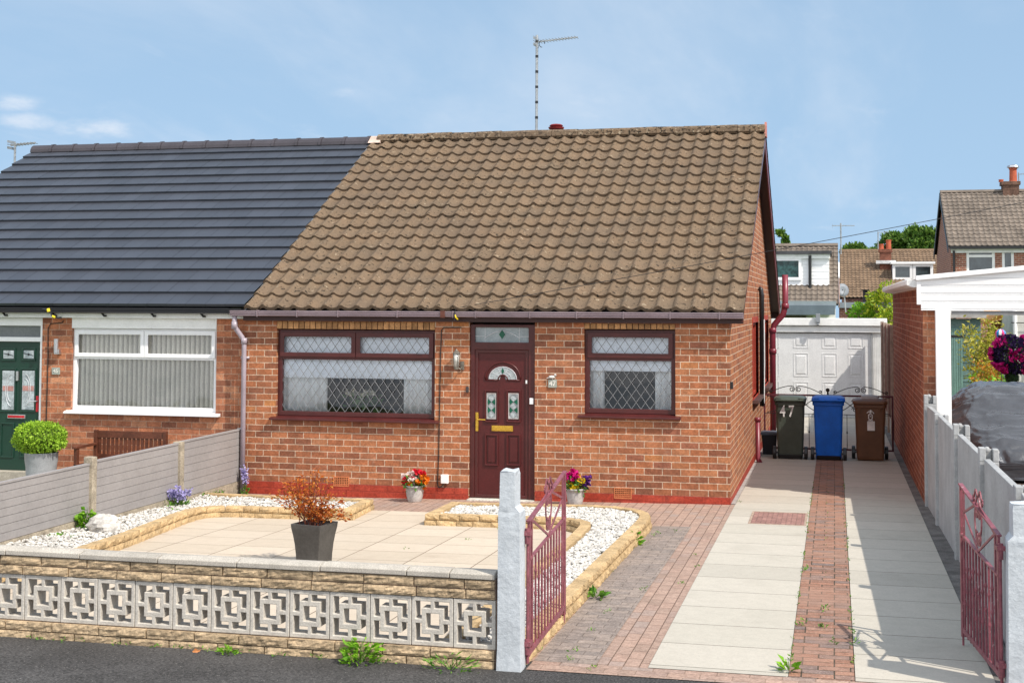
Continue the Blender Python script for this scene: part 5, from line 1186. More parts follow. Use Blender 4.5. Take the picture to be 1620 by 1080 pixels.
# ------------------------------------------------------------------ wheeled bins
def rrect(w, d, r, z, n=3):
    out = []
    for cx_, cy_, a0 in ((w/2-r, -d/2+r, -pi/2), (w/2-r, d/2-r, 0), (-w/2+r, d/2-r, pi/2), (-w/2+r, -d/2+r, pi)):
        for k in range(n+1): a = a0+pi/2*k/n; out.append((cx_+r*cos(a), cy_+r*sin(a), z))
    return out
def loft(mb, secs, M_):
    n = len(secs[0]); vs = [M_ @ Vector(p) for s in secs for p in s]
    return mb.add(vs, [(i*n+k, i*n+(k+1) % n, (i+1)*n+(k+1) % n, (i+1)*n+k) for i in range(len(secs)-1) for k in range(n)]+[tuple(range(n))[::-1], tuple((len(secs)-1)*n+k for k in range(n))])
def wheelie(label, px, py, col, rot, w=.50, hgt=1.0, lidcol=None):
    P = fy(px, py, 5.62); z0 = g(P.x, 5.9)+.005
    B = thing('wheelie_bin', label, 'wheelie bin', (P.x, 5.9, z0), 'wheelie bins in front of the iron gate')
    M_ = Matrix.Translation((P.x, 5.9, z0)) @ Matrix.Rotation(rot, 4, 'Z')
    m = mat(label, col, .45, .14, 4, .08, 60, .12, 60, spec=.4); d = .54; s = hgt
    mb = MB(); loft(mb, [rrect(w*.78, d*.70, .035, .02), rrect(w*.80, d*.74, .035, .06), rrect(w*.86, d*.86, .04, .45*s), rrect(w*.90, d*.94, .045, .80*s), rrect(w*.905, d*.95, .045, .86*s), rrect(w*.98, d*1.02, .05, .865*s), rrect(w*.98, d*1.02, .05, .915*s), rrect(w*.94, d*.98, .05, .918*s)], M_)
    for k in (-.3, 0, .3): loft(mb, [rrect(w*.05, .03, .004, .80*s), rrect(w*.05, .05, .004, .865*s)], M_ @ Matrix.Translation((w*k, -d*.48, 0)))
    mb.build('body', m, B, bevel=.004)
    lm = MB(); loft(lm, [rrect(w*1.03, d*1.10, .06, .92*s), rrect(w*1.05, d*1.12, .07, .945*s), rrect(w*1.01, d*1.06, .07, .975*s), rrect(w*.80, d*.80, .08, 1.0*s), rrect(w*.5, d*.5, .08, 1.005*s)], M_)
    for k in (-.36, .36): loft(lm, [rrect(w*.16, .07, .02, .93*s), rrect(w*.16, .08, .02, .985*s)], M_ @ Matrix.Translation((w*k, d*.52, 0)))
    lm.build('lid', mat(label+' lid', lidcol, .45, .1, 5) if lidcol else m, B, bevel=.006)
    hm_ = MB(); hm_.tube([M_ @ Vector((-w*.44, d*.52, .93*s)), M_ @ Vector((-w*.44, d*.64, .95*s)), M_ @ Vector((w*.44, d*.64, .95*s)), M_ @ Vector((w*.44, d*.52, .93*s))], .015, 8); hm_.build('handle', m, B)
    for sx in (-1, 1):
        wm = MB(); c = M_ @ Vector((sx*(w*.50), d*.34, .105)); ax = (M_.to_3x3() @ Vector((1, 0, 0)))
        wm.tube([c-ax*.028, c-ax*.02, c+ax*.02, c+ax*.028], .105, 20); wm.build('wheel', black_pl, B, bevel=.008)
    am = MB(); am.tube([M_ @ Vector((-w*.5, d*.34, .105)), M_ @ Vector((w*.5, d*.34, .105))], .014, 8); loft(am, [rrect(w*.74, .12, .02, .012), rrect(w*.74, .14, .02, .075)], M_ @ Matrix.Translation((0, d*.30, 0))); am.build('axle', black_pl, B)
    return B, P, M_, z0
gB, gP, _, gzz = wheelie('dark green wheelie bin with a white number 47', 1250, 725, (.062, .078, .060), pi, .50, 1.01)
yf = 5.9-.54*.475
nn = textobj('number', '4 7', .255, mat('white_sticker', (.72, .72, .70), .5), gB, (fy(1245, 650, yf).x, yf-.024, fy(1245, 651, yf).z), (radians(90+3.5), 0, 0), .001); nn.scale = (.68, 1, 1)
wheelie('bright blue wheelie bin standing between the green and brown bins', 1311, 725, (.003, .13, .62), pi, .51, 1.02)
nB, nP, _, nz = wheelie('brown wheelie bin with white stickers and a grey lid', 1377.5, 727, (.12, .055, .026), 0, .52, .99, (.12, .055, .026))
gl = MB(); Ml = Matrix.Translation((nP.x, 5.9, nz)); loft(gl, [rrect(.30, .30, .06, .985), rrect(.26, .26, .06, 1.035), rrect(.15, .2, .05, 1.045)], Ml); gl.build('lid_top', mat('grey_lid_top', (.30, .29, .29), .5, .1, 6), nB, bevel=.006)
ys = 5.9-.54*.46; st = MB(); A = fy(1372, 666, ys); Bq = fy(1384, 681, ys)
st.hexa([(A.x, ys-.012, Bq.z), (Bq.x, ys-.012, Bq.z), (Bq.x, ys+.02, Bq.z), (A.x, ys+.02, Bq.z), (A.x, ys-.022, A.z), (Bq.x, ys-.022, A.z), (Bq.x, ys+.02, A.z), (A.x, ys+.02, A.z)])
st.build('white_sticker', MATS['white_sticker'], nB)
e = lambda px, py: fy(px, py, ys-.025); em = MB()
em.tube([e(1371.5, 653), e(1374, 651), e(1377, 653), e(1380, 651), e(1382.5, 654)], .008, 5); em.tube([e(1377, 647.5), e(1377, 652)], .009, 5); em.tube([e(1374.5, 649.5), e(1379.5, 649.5)], .007, 5)
em.tube([e(1374, 656), e(1374.2, 662), e(1377, 664), e(1379.8, 662), e(1380, 656), e(1377, 655), e(1374, 656)], .008, 5); em.tube([e(1375.5, 658.5), e(1378.5, 658.5)], .006, 5); em.tube([e(1373.5, 665), e(1381, 665)], .008, 5)
em.build('crest', MATS['white_sticker'], nB)
P = fy(1217, 711, 6.35); z0 = g(P.x, 6.3)
bb = thing('food_caddy', 'small black lidded box tucked between the wall and the green bin', 'caddy', (P.x, 6.45, z0)); Ml = Matrix.Translation((P.x, 6.45, z0)); mb = MB(); loft(mb, [rrect(.20, .24, .02, 0), rrect(.25, .28, .02, .33)], Ml); mb.build('body', mat('dark_blue_grey', (.022, .026, .035), .45, .1, 5), bb, bevel=.004)
mb = MB(); loft(mb, [rrect(.28, .31, .02, .332), rrect(.28, .31, .02, .375), rrect(.22, .25, .02, .385)], Ml); mb.build('lid', mat('grey_blue_lid', (.13, .15, .19), .45, .1, 5), bb, bevel=.005)

# ------------------------------------------------------------------ low iron gate across the drive
GYR = 6.95; gL, gR = .06, 2.215; zt = fy(1300, 624, GYR).z; zb = g(1, GYR)+.05; zm = fy(1300, 655, GYR).z
IG = thing('gate', 'thin double iron gate with scrolls across the drive behind the bins', 'gate', ((gL+gR)/2, GYR, zb-.05))
f = MB()
for a, b in ((gL, (gL+gR)/2-.01), ((gL+gR)/2+.01, gR)):
    f.cut([a, a+.03, b-.03, b], [zb, zb+.03, zt-.03, zt], lambda i, j: not (i == 1 and j == 1), GYR-.015, GYR+.015)
f.build('frame', mat('dark_plum_iron', (.10, .022, .03), .45, .2, 10), IG)
b = MB(); th = .007
for a, c in ((gL, (gL+gR)/2-.01), ((gL+gR)/2+.01, gR)):
    b.bar((a+.03, GYR, zm), (c-.03, GYR, zm), .010, .010)
    n = 7
    for i in range(1, n): x = a+(c-a)*i/n; b.bar((x, GYR, zb+.03), (x, GYR, zm), .010, .010); b.ball((x, GYR, (zb+zm)/2), .013, 6, 4, 0, (1, 1, 1.8))
    m_ = (a+c)/2
    for sg in (-1, 1):
        b.tube([(m_+sg*(.05+.40*i/12), GYR, zt+.13*cos(pi*.5*i/12)**1.0+.01) for i in range(13)], th, 5)
        b.tube([(m_+sg*(.055+.05*(1-.7*i/16)*cos(3*pi*i/16+pi/2)), GYR, zt+.085+.05*(1-.7*i/16)*sin(3*pi*i/16+pi/2)) for i in range(17)], th, 5)
        b.tube([(m_+sg*(.42+.028*(1-.6*i/12)*cos(2.5*pi*i/12)), GYR, zt+.04+.028*sin(2.5*pi*i/12)*(1-.6*i/12)) for i in range(13)], th, 5)
        b.tube([(m_+sg*(.02+.46*i/12), GYR, zm+.02+(zt-zm-.06)*sin(pi*.5*i/12)) for i in range(13)], th, 5)
        b.tube([(m_+sg*(.02+.46*i/12), GYR, zt-.04-(zt-zm-.06)*sin(pi*.5*i/12)) for i in range(13)], th, 5)
        for zc in (zm+.09, zt-.11): b.tube([(m_+sg*(.10+.05*(1-.7*i/14)*cos(2.8*pi*i/14)), GYR, zc+.05*(1-.7*i/14)*sin(2.8*pi*i/14)) for i in range(15)], th, 5)
b.bar(((gL+gR)/2, GYR-.03, zt-.2), ((gL+gR)/2, GYR-.03, zt+.05), .03, .012); b.ball(((gL+gR)/2, GYR-.02, zt+.08), .035, 8, 6)
b.build('scrollwork', black_m, IG)

# ------------------------------------------------------------------ white garage at the end of the drive
YG = 15.5; GA = thing('garage', 'white sectional garage with a panelled up and over door', 'garage', (.6, YG, g(0, YG)))
zg = g(0, YG); zd0, zd1 = fy(1300, 660, YG).z, fy(1300, 527, YG).z; xd0, xd1 = -.05, fy(1378, 600, YG).x; xg0, xg1 = -.5, fy(1397, 600, YG).x
zf0, zf1, zf2 = zd1+.02, fy(1300, 515, YG).z, fy(1300, 503, YG).z
MB().box(xg0, xd0-.004, YG+.02, YG+.12, zg-.2, zf1).box(xd1+.004, xg1, YG+.02, YG+.12, zg-.2, zf1).box(xg1-.1, xg1, YG+.121, YG+5, zg-.2, zf1).box(xg0, xg0+.1, YG+.121, YG+5, zg-.2, zf1).box(xg0+.1, xg1-.1, YG+4.9, YG+5, zg-.2, zf1).build('wall', white_p, GA)
rb = MB()
for k in range(5): x = xd1+.06+k*(xg1-xd1-.08)/5; rb.box(x, x+.02, YG+.008, YG+.019, zg, zf0)
rb.build('ribs', white_p, GA)
MB().box(xd1+.006, xd1+.035, YG-.01, YG+.019, zg, zf0).build('jamb', mat('grey_jamb', (.3, .31, .32), .5, .1, 4), GA)
MB().box(xg0-.05, xg1+.03, YG-.04, YG+.0, zf0, zf1-.01).build('lintel', white_p, GA, bevel=.01)
MB().prism([(YG-.10, zf1), (YG+5.1, zf1-.1), (YG+5.1, zf2-.12), (YG-.10, zf2)], 'x', xg0-.08, xg1+.10).build('roof', white_p, GA, bevel=.01)
MB().box(xg0+.1, xg1-.1, YG+.6, YG+.62, zg, zf1-.01).build('garage_interior', MATS['hall_dark'], GA)
dm = MB().box(xd0, xd1, YG+.03, YG+.07, zd0, zd1); dmo = dm.build('door', white_pl if False else mat('white_door', (.70, .70, .70), .5, .05, 4), GA)
cols = [fy(px, 560, YG).x for px in (1212, 1231, 1255, 1279, 1300, 1325.5, 1341, 1367)]
cw = cols[3]-cols[2]; rows = [(fy(1300, 551, YG).z, fy(1300, 530.5, YG).z), (fy(1300, 596, YG).z, fy(1300, 558.5, YG).z), (fy(1300, 640, YG).z, fy(1300, 604, YG).z)]
for cxp in (1221, 1267, 1312.5, 1354):
    xc = fy(cxp, 560, YG).x
    for za, zb_ in rows:
        pm = MB(); ring(pm, xc-cw/2, xc+cw/2, za, zb_, .022, YG+.023, YG+.029); pm.hexa([(xc-cw/2+.075, YG+.021, za+.075), (xc+cw/2-.075, YG+.021, za+.075), (xc+cw/2-.05, YG+.029, za+.05), (xc-cw/2+.05, YG+.029, za+.05), (xc-cw/2+.075, YG+.021, zb_-.075), (xc+cw/2-.075, YG+.021, zb_-.075), (xc+cw/2-.05, YG+.029, zb_-.05), (xc-cw/2+.05, YG+.029, zb_-.05)])
        pm.build('door_panel', MATS['white_door'], dmo, bevel=.004)
A = fy(1294, 503, YG-.15); MB().box(A.x-.05, A.x+.05, YG-.19, YG-.10, A.z-.10, A.z+.10).tube([(A.x, YG-.14, A.z-.10), (A.x, YG-.16, A.z-.16)], .03, 8).build('security_light', mat('grey_light', (.25, .27, .29), .4, .1, 5), GA, bevel=.006)
A = fy(1236, 508, 11.3)
# timber boundary fence between garage and brick wall
TF = thing('fence', 'weathered red brown board fence between white garage and brick wall', 'fence', (2.36, 12.5, g(2.3, 12.5)))
fm = MB(); y = 9.72; k = 0
while y < 15.2:
    dx = .012 if k % 2 else 0; h = 2.02+random.uniform(-.03, .03); fm.box(2.32-dx, 2.338-dx, y, y+.135, g(2.3, y)+.35, h); y += .14; k += 1
fm.build('boards', mat('red_brown_boards', (.17, .07, .05), .85, .25, 5, .3, 40, isl=.3), TF)
for y in (9.75, 11.6, 13.4, 15.2): MB().box(2.28, 2.35, y-.05, y+.05, -.3, 2.07).build('post', mat('pale_post', (.34, .26, .21), .9, .25, 8), TF)
MB().box(2.325, 2.36, 9.7, 15.3, -.4, .30).build('gravel_board', mat('pale_render', (.42, .39, .34), .9, .3, 5, spots=[((.2, .18, .15), 10, .55, .7)]), TF)

# ------------------------------------------------------------------ brick side wall with white carport
BWX0, BWX1, BWY0, BWY1 = 2.33, 2.52, .64, 9.6
BW = thing('brick_wall', 'long dark red brick wall beside the driveway supporting the white carport', 'brick wall', (2.42, 5, -.05))
MB().box(BWX0, BWX1, BWY0+.116, BWY1, -.35, 2.655).build('brickwork', brick_dark, BW)
MB().box(BWX0, BWX1+.0, BWY0, BWY0+.115, -.35, 2.655).build('end_pier', brick_left, BW)  # different brick, its lighter tone also stands in for stronger light here
CP = thing('carport', 'white carport with boarded fascia and square white post', 'carport', (3.5, .6, 0))
cz0, cz1 = 2.385, 2.78; cx0, cx1 = 2.255, 6.6; ztop = lambda x: cz1+(x-cx0)*.097
bm_ = MB(); bh = (cz1-cz0)/4
for k in range(4): z = cz0+k*bh; bm_.prism([(.585, z), (.600, z+.006), (.601, z+.012), (.588, z+.022), (.586, z+bh-.004), (.605, z+bh-.001), (.63, z+bh-.001), (.63, z)], 'x', cx0+.05, cx1)
bm_.build('fascia', white_pl, CP)
MB().prism([(cx0+.05, cz1+.001), (cx1, cz1+.001), (cx1, ztop(cx1)-.03), (cx0+.05, ztop(cx0)-.02)], 'y', .59, .625).build('gable_board', white_pl, CP)
MB().prism([(cx0-.01, ztop(cx0)-.03), (cx1, ztop(cx1)-.03), (cx1, ztop(cx1)+.03), (cx0-.01, ztop(cx0)+.03)], 'y', .55, .65).build('verge_trim', white_pl, CP, bevel=.006)
MB().box(cx0, cx0+.049, .575, .64, cz0+.07, cz1-.01).build('corner_trim', white_pl, CP)
rm_ = MB(); n = 40; xs = [2.17+i*4.4/n for i in range(n+1)]; vs = []
for x in xs: z = ztop(x)-.02; vs += [(x, .651, z), (x, 9.7, z)]
rm_.add(vs, [(i*2, i*2+2, i*2+3, i*2+1) for i in range(n)])
pm_, pt_, pb_, po_ = nt('translucent_roof_sheet'); pt_.nodes.remove(pb_)
tl_ = N(pt_, 'ShaderNodeBsdfTranslucent'); tl_.inputs[0].default_value = (.86, .87, .88, 1); tp2 = N(pt_, 'ShaderNodeBsdfTransparent'); tp2.inputs[0].default_value = (.8, .82, .84, 1); df_ = N(pt_, 'ShaderNodeBsdfDiffuse'); df_.inputs[0].default_value = (.7, .7, .7, 1)
m1 = N(pt_, 'ShaderNodeMixShader'); m1.inputs[0].default_value = .25; pt_.links.new(tl_.outputs[0], m1.inputs[1]); pt_.links.new(df_.outputs[0], m1.inputs[2])
m2 = N(pt_, 'ShaderNodeMixShader'); m2.inputs[0].default_value = .45; pt_.links.new(m1.outputs[0], m2.inputs[1]); pt_.links.new(tp2.outputs[0], m2.inputs[2]); pt_.links.new(m2.outputs[0], po_.inputs[0])
rm_.build('roof_sheet', pm_, CP)
gm = MB()
for k in range(26): y = .66+k*.345; gm.prism([(2.14, 2.70), (2.20, 2.672), (2.33, 2.664), (2.33, 2.74), (2.16, 2.775), (2.14, 2.76)], 'y', y, y+.31)
gm.build('eaves_closure', white_p, CP)
MB().box(BWX0-.012, BWX0+.10, .66, 9.6, 2.655, 2.672).build('wall_plate', white_p, CP)
px0, px1 = fy(1480, 560, .55).x, fy(1504, 560, .55).x
MB().box(px0, px1, .50, .584, -.2, 2.38).build('post', white_pl, CP, bevel=.006)
MB().box(px0+.2, 6.5, .60, .64, 2.33, 2.378).build('beam', mat('grey_beam', (.2, .2, .2), .5), CP)
MB().box(6.3, 6.45, .50, .584, -.2, 2.38).build('post', white_pl, CP, bevel=.006)

# ------------------------------------------------------------------ white concrete panel fence
WF = thing('fence', 'white painted concrete panel fence with notched posts beside the driveway', 'fence', (2.38, -3.3, 0))
wy = [.52, -1.05, -3.25, -5.4, -7.45]
for i, y in enumerate(wy):
    zt = (1.35, 1.24, 1.315, 1.31, 1.27)[i]; mb = MB(); b = g(2.4, y)-.2
    sh = -.010*y; o_ = len(mb.v)
    mb.prism([(2.325, y-.06), (2.475, y-.06), (2.475, y+.06), (2.325, y+.06)], 'z', b, zt-.11)
    mb.box(2.325, 2.375, y-.06, y+.06, zt-.109, zt); mb.box(2.43, 2.475, y-.055, y+.055, zt-.109, zt-.01); mb.ball((2.385, y-.035, zt-.015), .026, 8, 6); mb.box(2.376, 2.429, y+.02, y+.055, zt-.109, zt-.015)
    for v in mb.v: v.x += sh
    mb.build('post', fence_white, WF, bevel=.006)
for a, b in zip(wy[1:]+[-7.85], wy):
    if b-a < .5 and b != wy[-1]: continue
    gb = g(2.4, (a+b)/2); ze = random.uniform(-.012, .012); pb = MB(); k = 4
    pb.hexa([(2.355, a+.078, gb-.1), (2.405, a+.078, gb-.1), (2.405, b-.078, gb-.1), (2.355, b-.078, gb-.1), (2.358, a+.078, 1.222+ze), (2.405, a+.078, 1.225+ze), (2.405, b-.078, 1.225-ze), (2.358, b-.078, 1.222-ze)])
    for v in pb.v: v.x += -.010*v.y
    pb.build('panel', fence_white, WF, bevel=.005)

# ------------------------------------------------------------------ car under a silver cover
CC = Vector((3.85, 5.5, g(3.8, 5.5)-.02)); mb = MB(); nu, nv = 150, 170; vs = []
def crease(p, low):
    s = 0
    for (a, b, c, fr, am) in ((1, .25, .5, 5.2, 1), (.3, 1, -.6, 4.1, .8), (-.7, .5, 1, 6.3, .7), (.9, -.4, .8, 9.0, .45)):
        w = sin(fr*(a*p.x+b*p.y+c*p.z)+3.2*mnoise.noise(p*1.25+Vector((fr, 0, 0)))); msk = max(0, mnoise.noise(p*.9+Vector((0, fr, 0)))+.35)
        s += am*msk*max(0, 1-abs(w)*2.6)
    return s*(.022+.022*low)
def prof(t):                                          # t along the car from the nose: height of the middle
    K = [(0, .30), (.02, .46), (.05, .58), (.18, .74), (.26, .87), (.38, 1.14), (.47, 1.25), (.66, 1.26), (.82, 1.1), (.95, .9), (.985, .7), (1, .4)]
    for (a, za), (b, zb_) in zip(K[:-1], K[1:]):
        if t <= b: s = (t-a)/(b-a); s = s*s*(3-2*s); return za+(zb_-za)*s
    return .4
for j in range(nv+1):
    t = j/nv; y = 3.45+4.15*t; h = prof(t); nose = min(1, .56+.44*(t/.27)**.7) if t < .27 else (1 if t < .9 else .75+.25*((1-t)/.1)**.5)
    for i in range(nu+1):
        a = pi*i/nu; cc, ss = -cos(a), sin(a); X = (abs(cc)**.42)*(1 if cc > 0 else -1); Z = max(ss, 0)**.42
        z = .07+(h-.07)*Z; roof = max(0, min(1, (z-.80)/.5)); w = .93*nose*(1-.36*roof*(abs(cc) < .98))
        x = X*w
        p = Vector((x*2.2, y*2.2, z*1.6)); skirt = max(0, 1-z/.55); wr = crease(Vector((x, y, z)), skirt+(t < .15))+.02*mnoise.noise(p*1.1)-.03*abs(mnoise.noise(Vector((x*3.2+z*2.5, y*2.4-z*2, z*2.0))))-.045*abs(mnoise.noise(Vector((x*7-z*8, y*5+z*7, z*3))))+.05
        skirt = max(0, 1-z/.55); fold = (.03+.03*(t < .16))*skirt*sin(i*.43+j*.38+4*mnoise.noise(Vector((x*2, y*2, z))))
        nrm = Vector((X*(1-roof*.5), -1.0 if t < .04 else 0, Z)).normalized()
        q = Vector((CC.x+x, y, CC.z+z))+nrm*(wr+fold); vs.append(q)
mb.add(vs, [(j*(nu+1)+i, j*(nu+1)+i+1, (j+1)*(nu+1)+i+1, (j+1)*(nu+1)+i) for j in range(nv) for i in range(nu)]+[tuple(range(nu+1))[::-1], tuple(nv*(nu+1)+i for i in range(nu+1))])
CV = thing('covered_car', 'car under a crumpled silver grey cover in the white carport', 'car', (CC.x, CC.y, CC.z))
mb.build('car_cover', cover_m, CV, smooth=True)
for sx in (-.74, .74):
    for y in (4.25, 6.75):
        w = MB(); w.tube([(CC.x+sx-.09, y, CC.z+.29), (CC.x+sx+.09, y, CC.z+.29)], .29, 20); w.build('wheel', black_pl, CV, bevel=.02)

# ------------------------------------------------------------------ neighbour's back garden seen through the carport
SY = 18.0; sx0 = 3.6; sx1 = fy(1552, 560, SY).x; s0 = g(4, SY); s1 = fy(1520, 504, SY).z
SH = thing('shed', 'grey green boarded shed with a ledged door beyond the carport', 'shed', ((sx0+sx1)/2, SY+.8, s0))
m = mat('grey_green_boards', (.095, .16, .15), .8, .12, 4, .15, 40, isl=.12); mb = MB(); n = 15; hb = (s1-s0)/n
for k in range(n): mb.prism([(SY-.012, s0+k*hb), (SY, s0+(k+1)*hb-.002), (SY+.05, s0+(k+1)*hb-.002), (SY+.05, s0+k*hb)], 'x', sx0, sx1)
mb.box(sx0, sx0+.05, SY+.051, SY+1.8, s0, s1).box(sx1-.05, sx1, SY+.051, SY+1.8, s0, s1); mb.build('wall', m, SH)
mb = MB(); a, b = fy(1501, 560, SY).x, fy(1523, 560, SY).x; zt = fy(1510, 519, SY).z; k = 6
for i in range(k): x = a+(b-a)*i/k; mb.box(x+.004, x+(b-a)/k-.004, SY-.05, SY-.02, s0+.08, zt)
dd = mb.build('door', mat('green_door_boards', (.12, .21, .185), .8, .12, 4, .15, 40, isl=.12), SH)
MB().box(b-.28, b+.04, SY-.062, SY-.051, zt-.22, zt-.17).box(b-.28, b+.04, SY-.062, SY-.051, s0+.2, s0+.25).build('hinges', black_m, dd)
MB().prism([(SY-.2, s1+.02), (SY+2, s1+.35), (SY+2, s1+.42), (SY-.2, s1+.12)], 'x', sx0-.1, sx1+.12).build('roof', mat('grey_felt', (.34, .33, .31), .9, .2, 5), SH)
bam = leafmat('bamboo_leaf', [(0, (.16, .20, .02)), (.4, (.36, .38, .04)), (.8, (.55, .50, .07)), (1, (.62, .55, .16))], .35)
def shrub(name, label, cat, base, top, rx, n, size, m_, stems=9, asp=.35):
    t = thing(name, label, cat, base); b = Vector(base); st = MB(); lv = MB()
    for i in range(stems):
        a = random.uniform(0, 6.3); p2 = Vector((b.x+cos(a)*rx*random.random(), b.y+sin(a)*rx*.7*random.random(), b.z+(top-b.z)*random.uniform(.7, 1.0))); p1 = b.lerp(p2, .5)+Vector((random.gauss(0, .06), 0, .1))
        st.tube([b+Vector((random.gauss(0, .08), random.gauss(0, .08), 0)), p1, p2], .012, 5, .004)
        for k in range(n//stems):
            q = random.uniform(.12, 1.02); p = (b.lerp(p1, q*2) if q < .5 else p1.lerp(p2, q*2-1)); lv.leaf(p+Vector((random.gauss(0, rx*.20), random.gauss(0, rx*.18), random.gauss(0, .06))), size*random.uniform(.6, 1.3), (random.gauss(0, 1), random.gauss(0, 1), random.gauss(-.1, .7)), asp)
    st.build('stems', mat('cane', (.30, .26, .08), .6), t); lv.build('foliage', m_, t); return t
q = fy(1556, 618, 15); shrub('bamboo', 'tall yellow green bamboo in front of the shed', 'bamboo', (q.x, 15, g(q.x, 15)), fy(1556, 500, 15).z, .50, 2600, .11, bam, 16)
q = fy(1568, 600, 13.5); shrub('shrub', 'low shrub of orange and gold leaves below the bamboo', 'shrub', (q.x, 13.5, g(q.x, 13.5)), fy(1566, 566, 13.5).z, .42, 900, .09, leafmat('gold_leaf', [(0, (.30, .10, .02)), (.4, (.55, .25, .02)), (.75, (.5, .42, .04)), (1, (.10, .18, .03))], .3), 10, .5)
q = fy(1550, 618, 12.6); shrub('shrub', 'dark green low shrub just behind the covered car', 'shrub', (q.x+.25, 12.6, g(q.x, 12.6)), fy(1560, 592, 12.6).z, .5, 900, .08, lush, 10, .6)
# flower ball over a clipped ball on a pole
q = fy(1603, 560, 9); q2 = fy(1601, 597, 9)
FB = thing('flower_tower', 'large ball of dark purple and magenta petunias on a stem above a clipped green ball', 'flower tower', (q.x, 9, g(q.x, 9)))
MB().tube([(q.x, 9, g(q.x, 9)), (q2.x, 9, q.z)], .035, 8).lathe([(.16, g(q.x, 9)), (.2, g(q.x, 9)+.3), (.18, g(q.x, 9)+.3)], (q.x, 9, 0), 16).build('stem', mat('dark_stem', (.05, .04, .03), .8), FB)
mb = MB(); crown(mb, (q2.x, 9, q2.z), (.12, .12, .12), 1200, .02, .85, .02); MB().ball((q2.x, 9, q2.z), .115, 14, 10).build('clipped_core', mat('dark_green_core', (.012, .03, .01), .9), FB); mb.build('clipped_ball', leafmat('dark_box_leaf', [(0, (.012, .035, .01)), (1, (.05, .11, .025))], .1), FB)
a, b, c = MB(), MB(), MB(); crown(c, (q.x, 9, q.z), (.29, .29, .25), 900, .06, .55, .2); crown(a, (q.x, 9, q.z), (.355, .355, .31), 2400, .07, .85, .12)
for i in range(1500):
    d = Vector((random.gauss(0, 1), random.gauss(0, 1), random.gauss(0, 1))).normalized()
    if sin(5*d.x+1.5)*cos(4*d.z) > .05: b.leaf((q.x+d.x*.375, 9+d.y*.375, q.z+d.z*.33), .075, (d.x+random.gauss(0, .5), d.y+random.gauss(0, .5), d.z+random.gauss(0, .5)), 1.0)
c.build('foliage', MATS['bedding_leaf'], FB); a.build('blooms', MATS['bloom_dark'], FB); b.build('blooms', MATS['bloom_magenta'], FB)
q = fy(1583, 530, 11); SPN = thing('wind_spinner', 'small striped balloon garden spinner on a stick, blue white and pink', 'garden ornament', (q.x, 11, g(q.x, 11)))
MB().tube([(q.x, 11, g(q.x, 11)), (q.x, 11, q.z-.1)], .008, 6).lathe([(.03, q.z-.19), (.035, q.z-.15)], (q.x, 11, 0), 8).build('stick', black_m, SPN)
pf = [(.03, -.14), (.075, -.08), (.105, 0), (.10, .06), (.06, .105), (.005, .12)]
for nm, col, ks in (('blue', (.02, .25, .55), (0, 3, 6, 9)), ('white', (.75, .75, .75), (1, 4, 7, 10)), ('pink', (.7, .05, .18), (2, 5, 8, 11))):
    mb = MB()
    for k in ks:
        vs = [(q.x+r*cos(2*pi*(k+e)/12+2.2), 11+r*sin(2*pi*(k+e)/12+2.2), q.z+z) for r, z in pf for e in (0, 1)]; mb.add(vs, [(i*2, i*2+1, i*2+3, i*2+2) for i in range(len(pf)-1)])
    mb.build('gore', mat('nylon_'+nm, col, .4, .05, 3), SPN)
# orange timber shed and white house wall further back
OY = 22; a = fy(1569, 530, OY); zt = fy(1570, 508, OY).z
OS = thing('shed', 'orange stained timber shed with overhanging roof at the far end of the garden', 'shed', (a.x+.7, OY+.6, g(a.x, OY)))
mb = MB()
for k in range(9): mb.box(a.x+k*.16+.002, a.x+(k+1)*.16-.004, OY, OY+.04, g(a.x, OY), zt+.02*k)
mb.build('wall', mat('orange_boards', (.42, .17, .035), .6, .2, 5, .2, 40, isl=.15), OS)
p0 = fy(1556, 515, OY-.3); p1 = fy(1602, 496, OY-.3)
MB().hexa([(p0.x, OY-.4, p0.z), (p1.x, OY-.4, p1.z), (p1.x, OY+2, p1.z+.2), (p0.x, OY+2, p0.z+.2), (p0.x, OY-.4, p0.z+.10), (p1.x, OY-.4, p1.z+.10), (p1.x, OY+2, p1.z+.3), (p0.x, OY+2, p0.z+.3)]).build('roof', mat('orange_roof_edge', (.60, .27, .05), .6, .2, 6), OS)
a = fy(1606, 560, 19); WW = thing('outbuilding', 'pale rendered outbuilding with a white drainpipe at the right edge', 'outbuilding', (a.x+1, 20.5, g(a.x, 19)))
MB().box(a.x, a.x+3.5, 19, 22, g(a.x, 19)-.2, 2.75).build('wall', mat('pale_render_wall', (.52, .51, .48), .9, .1, 3), WW)
MB().box(a.x-.15, a.x+3.6, 18.9, 22.2, 2.751, 2.85).build('roof', mat('grey_felt', (.3, .3, .3)), WW)
MB().tube([(a.x+.0, 18.94, 2.74), (a.x+.0, 18.94, g(a.x, 19))], .055, 10).build('drainpipe', white_pl, WW)
MB().tube([(a.x+.28, 18.96, 1.7), (a.x+.30, 18.9, g(a.x, 19)+.0)], .02, 6).build('cane', black_m, WW)
MB().tube([(a.x-.1, 18.9, 2.02), (a.x+3, 18.9, 1.98)], .012, 5).build('washing_line', black_m, WW)
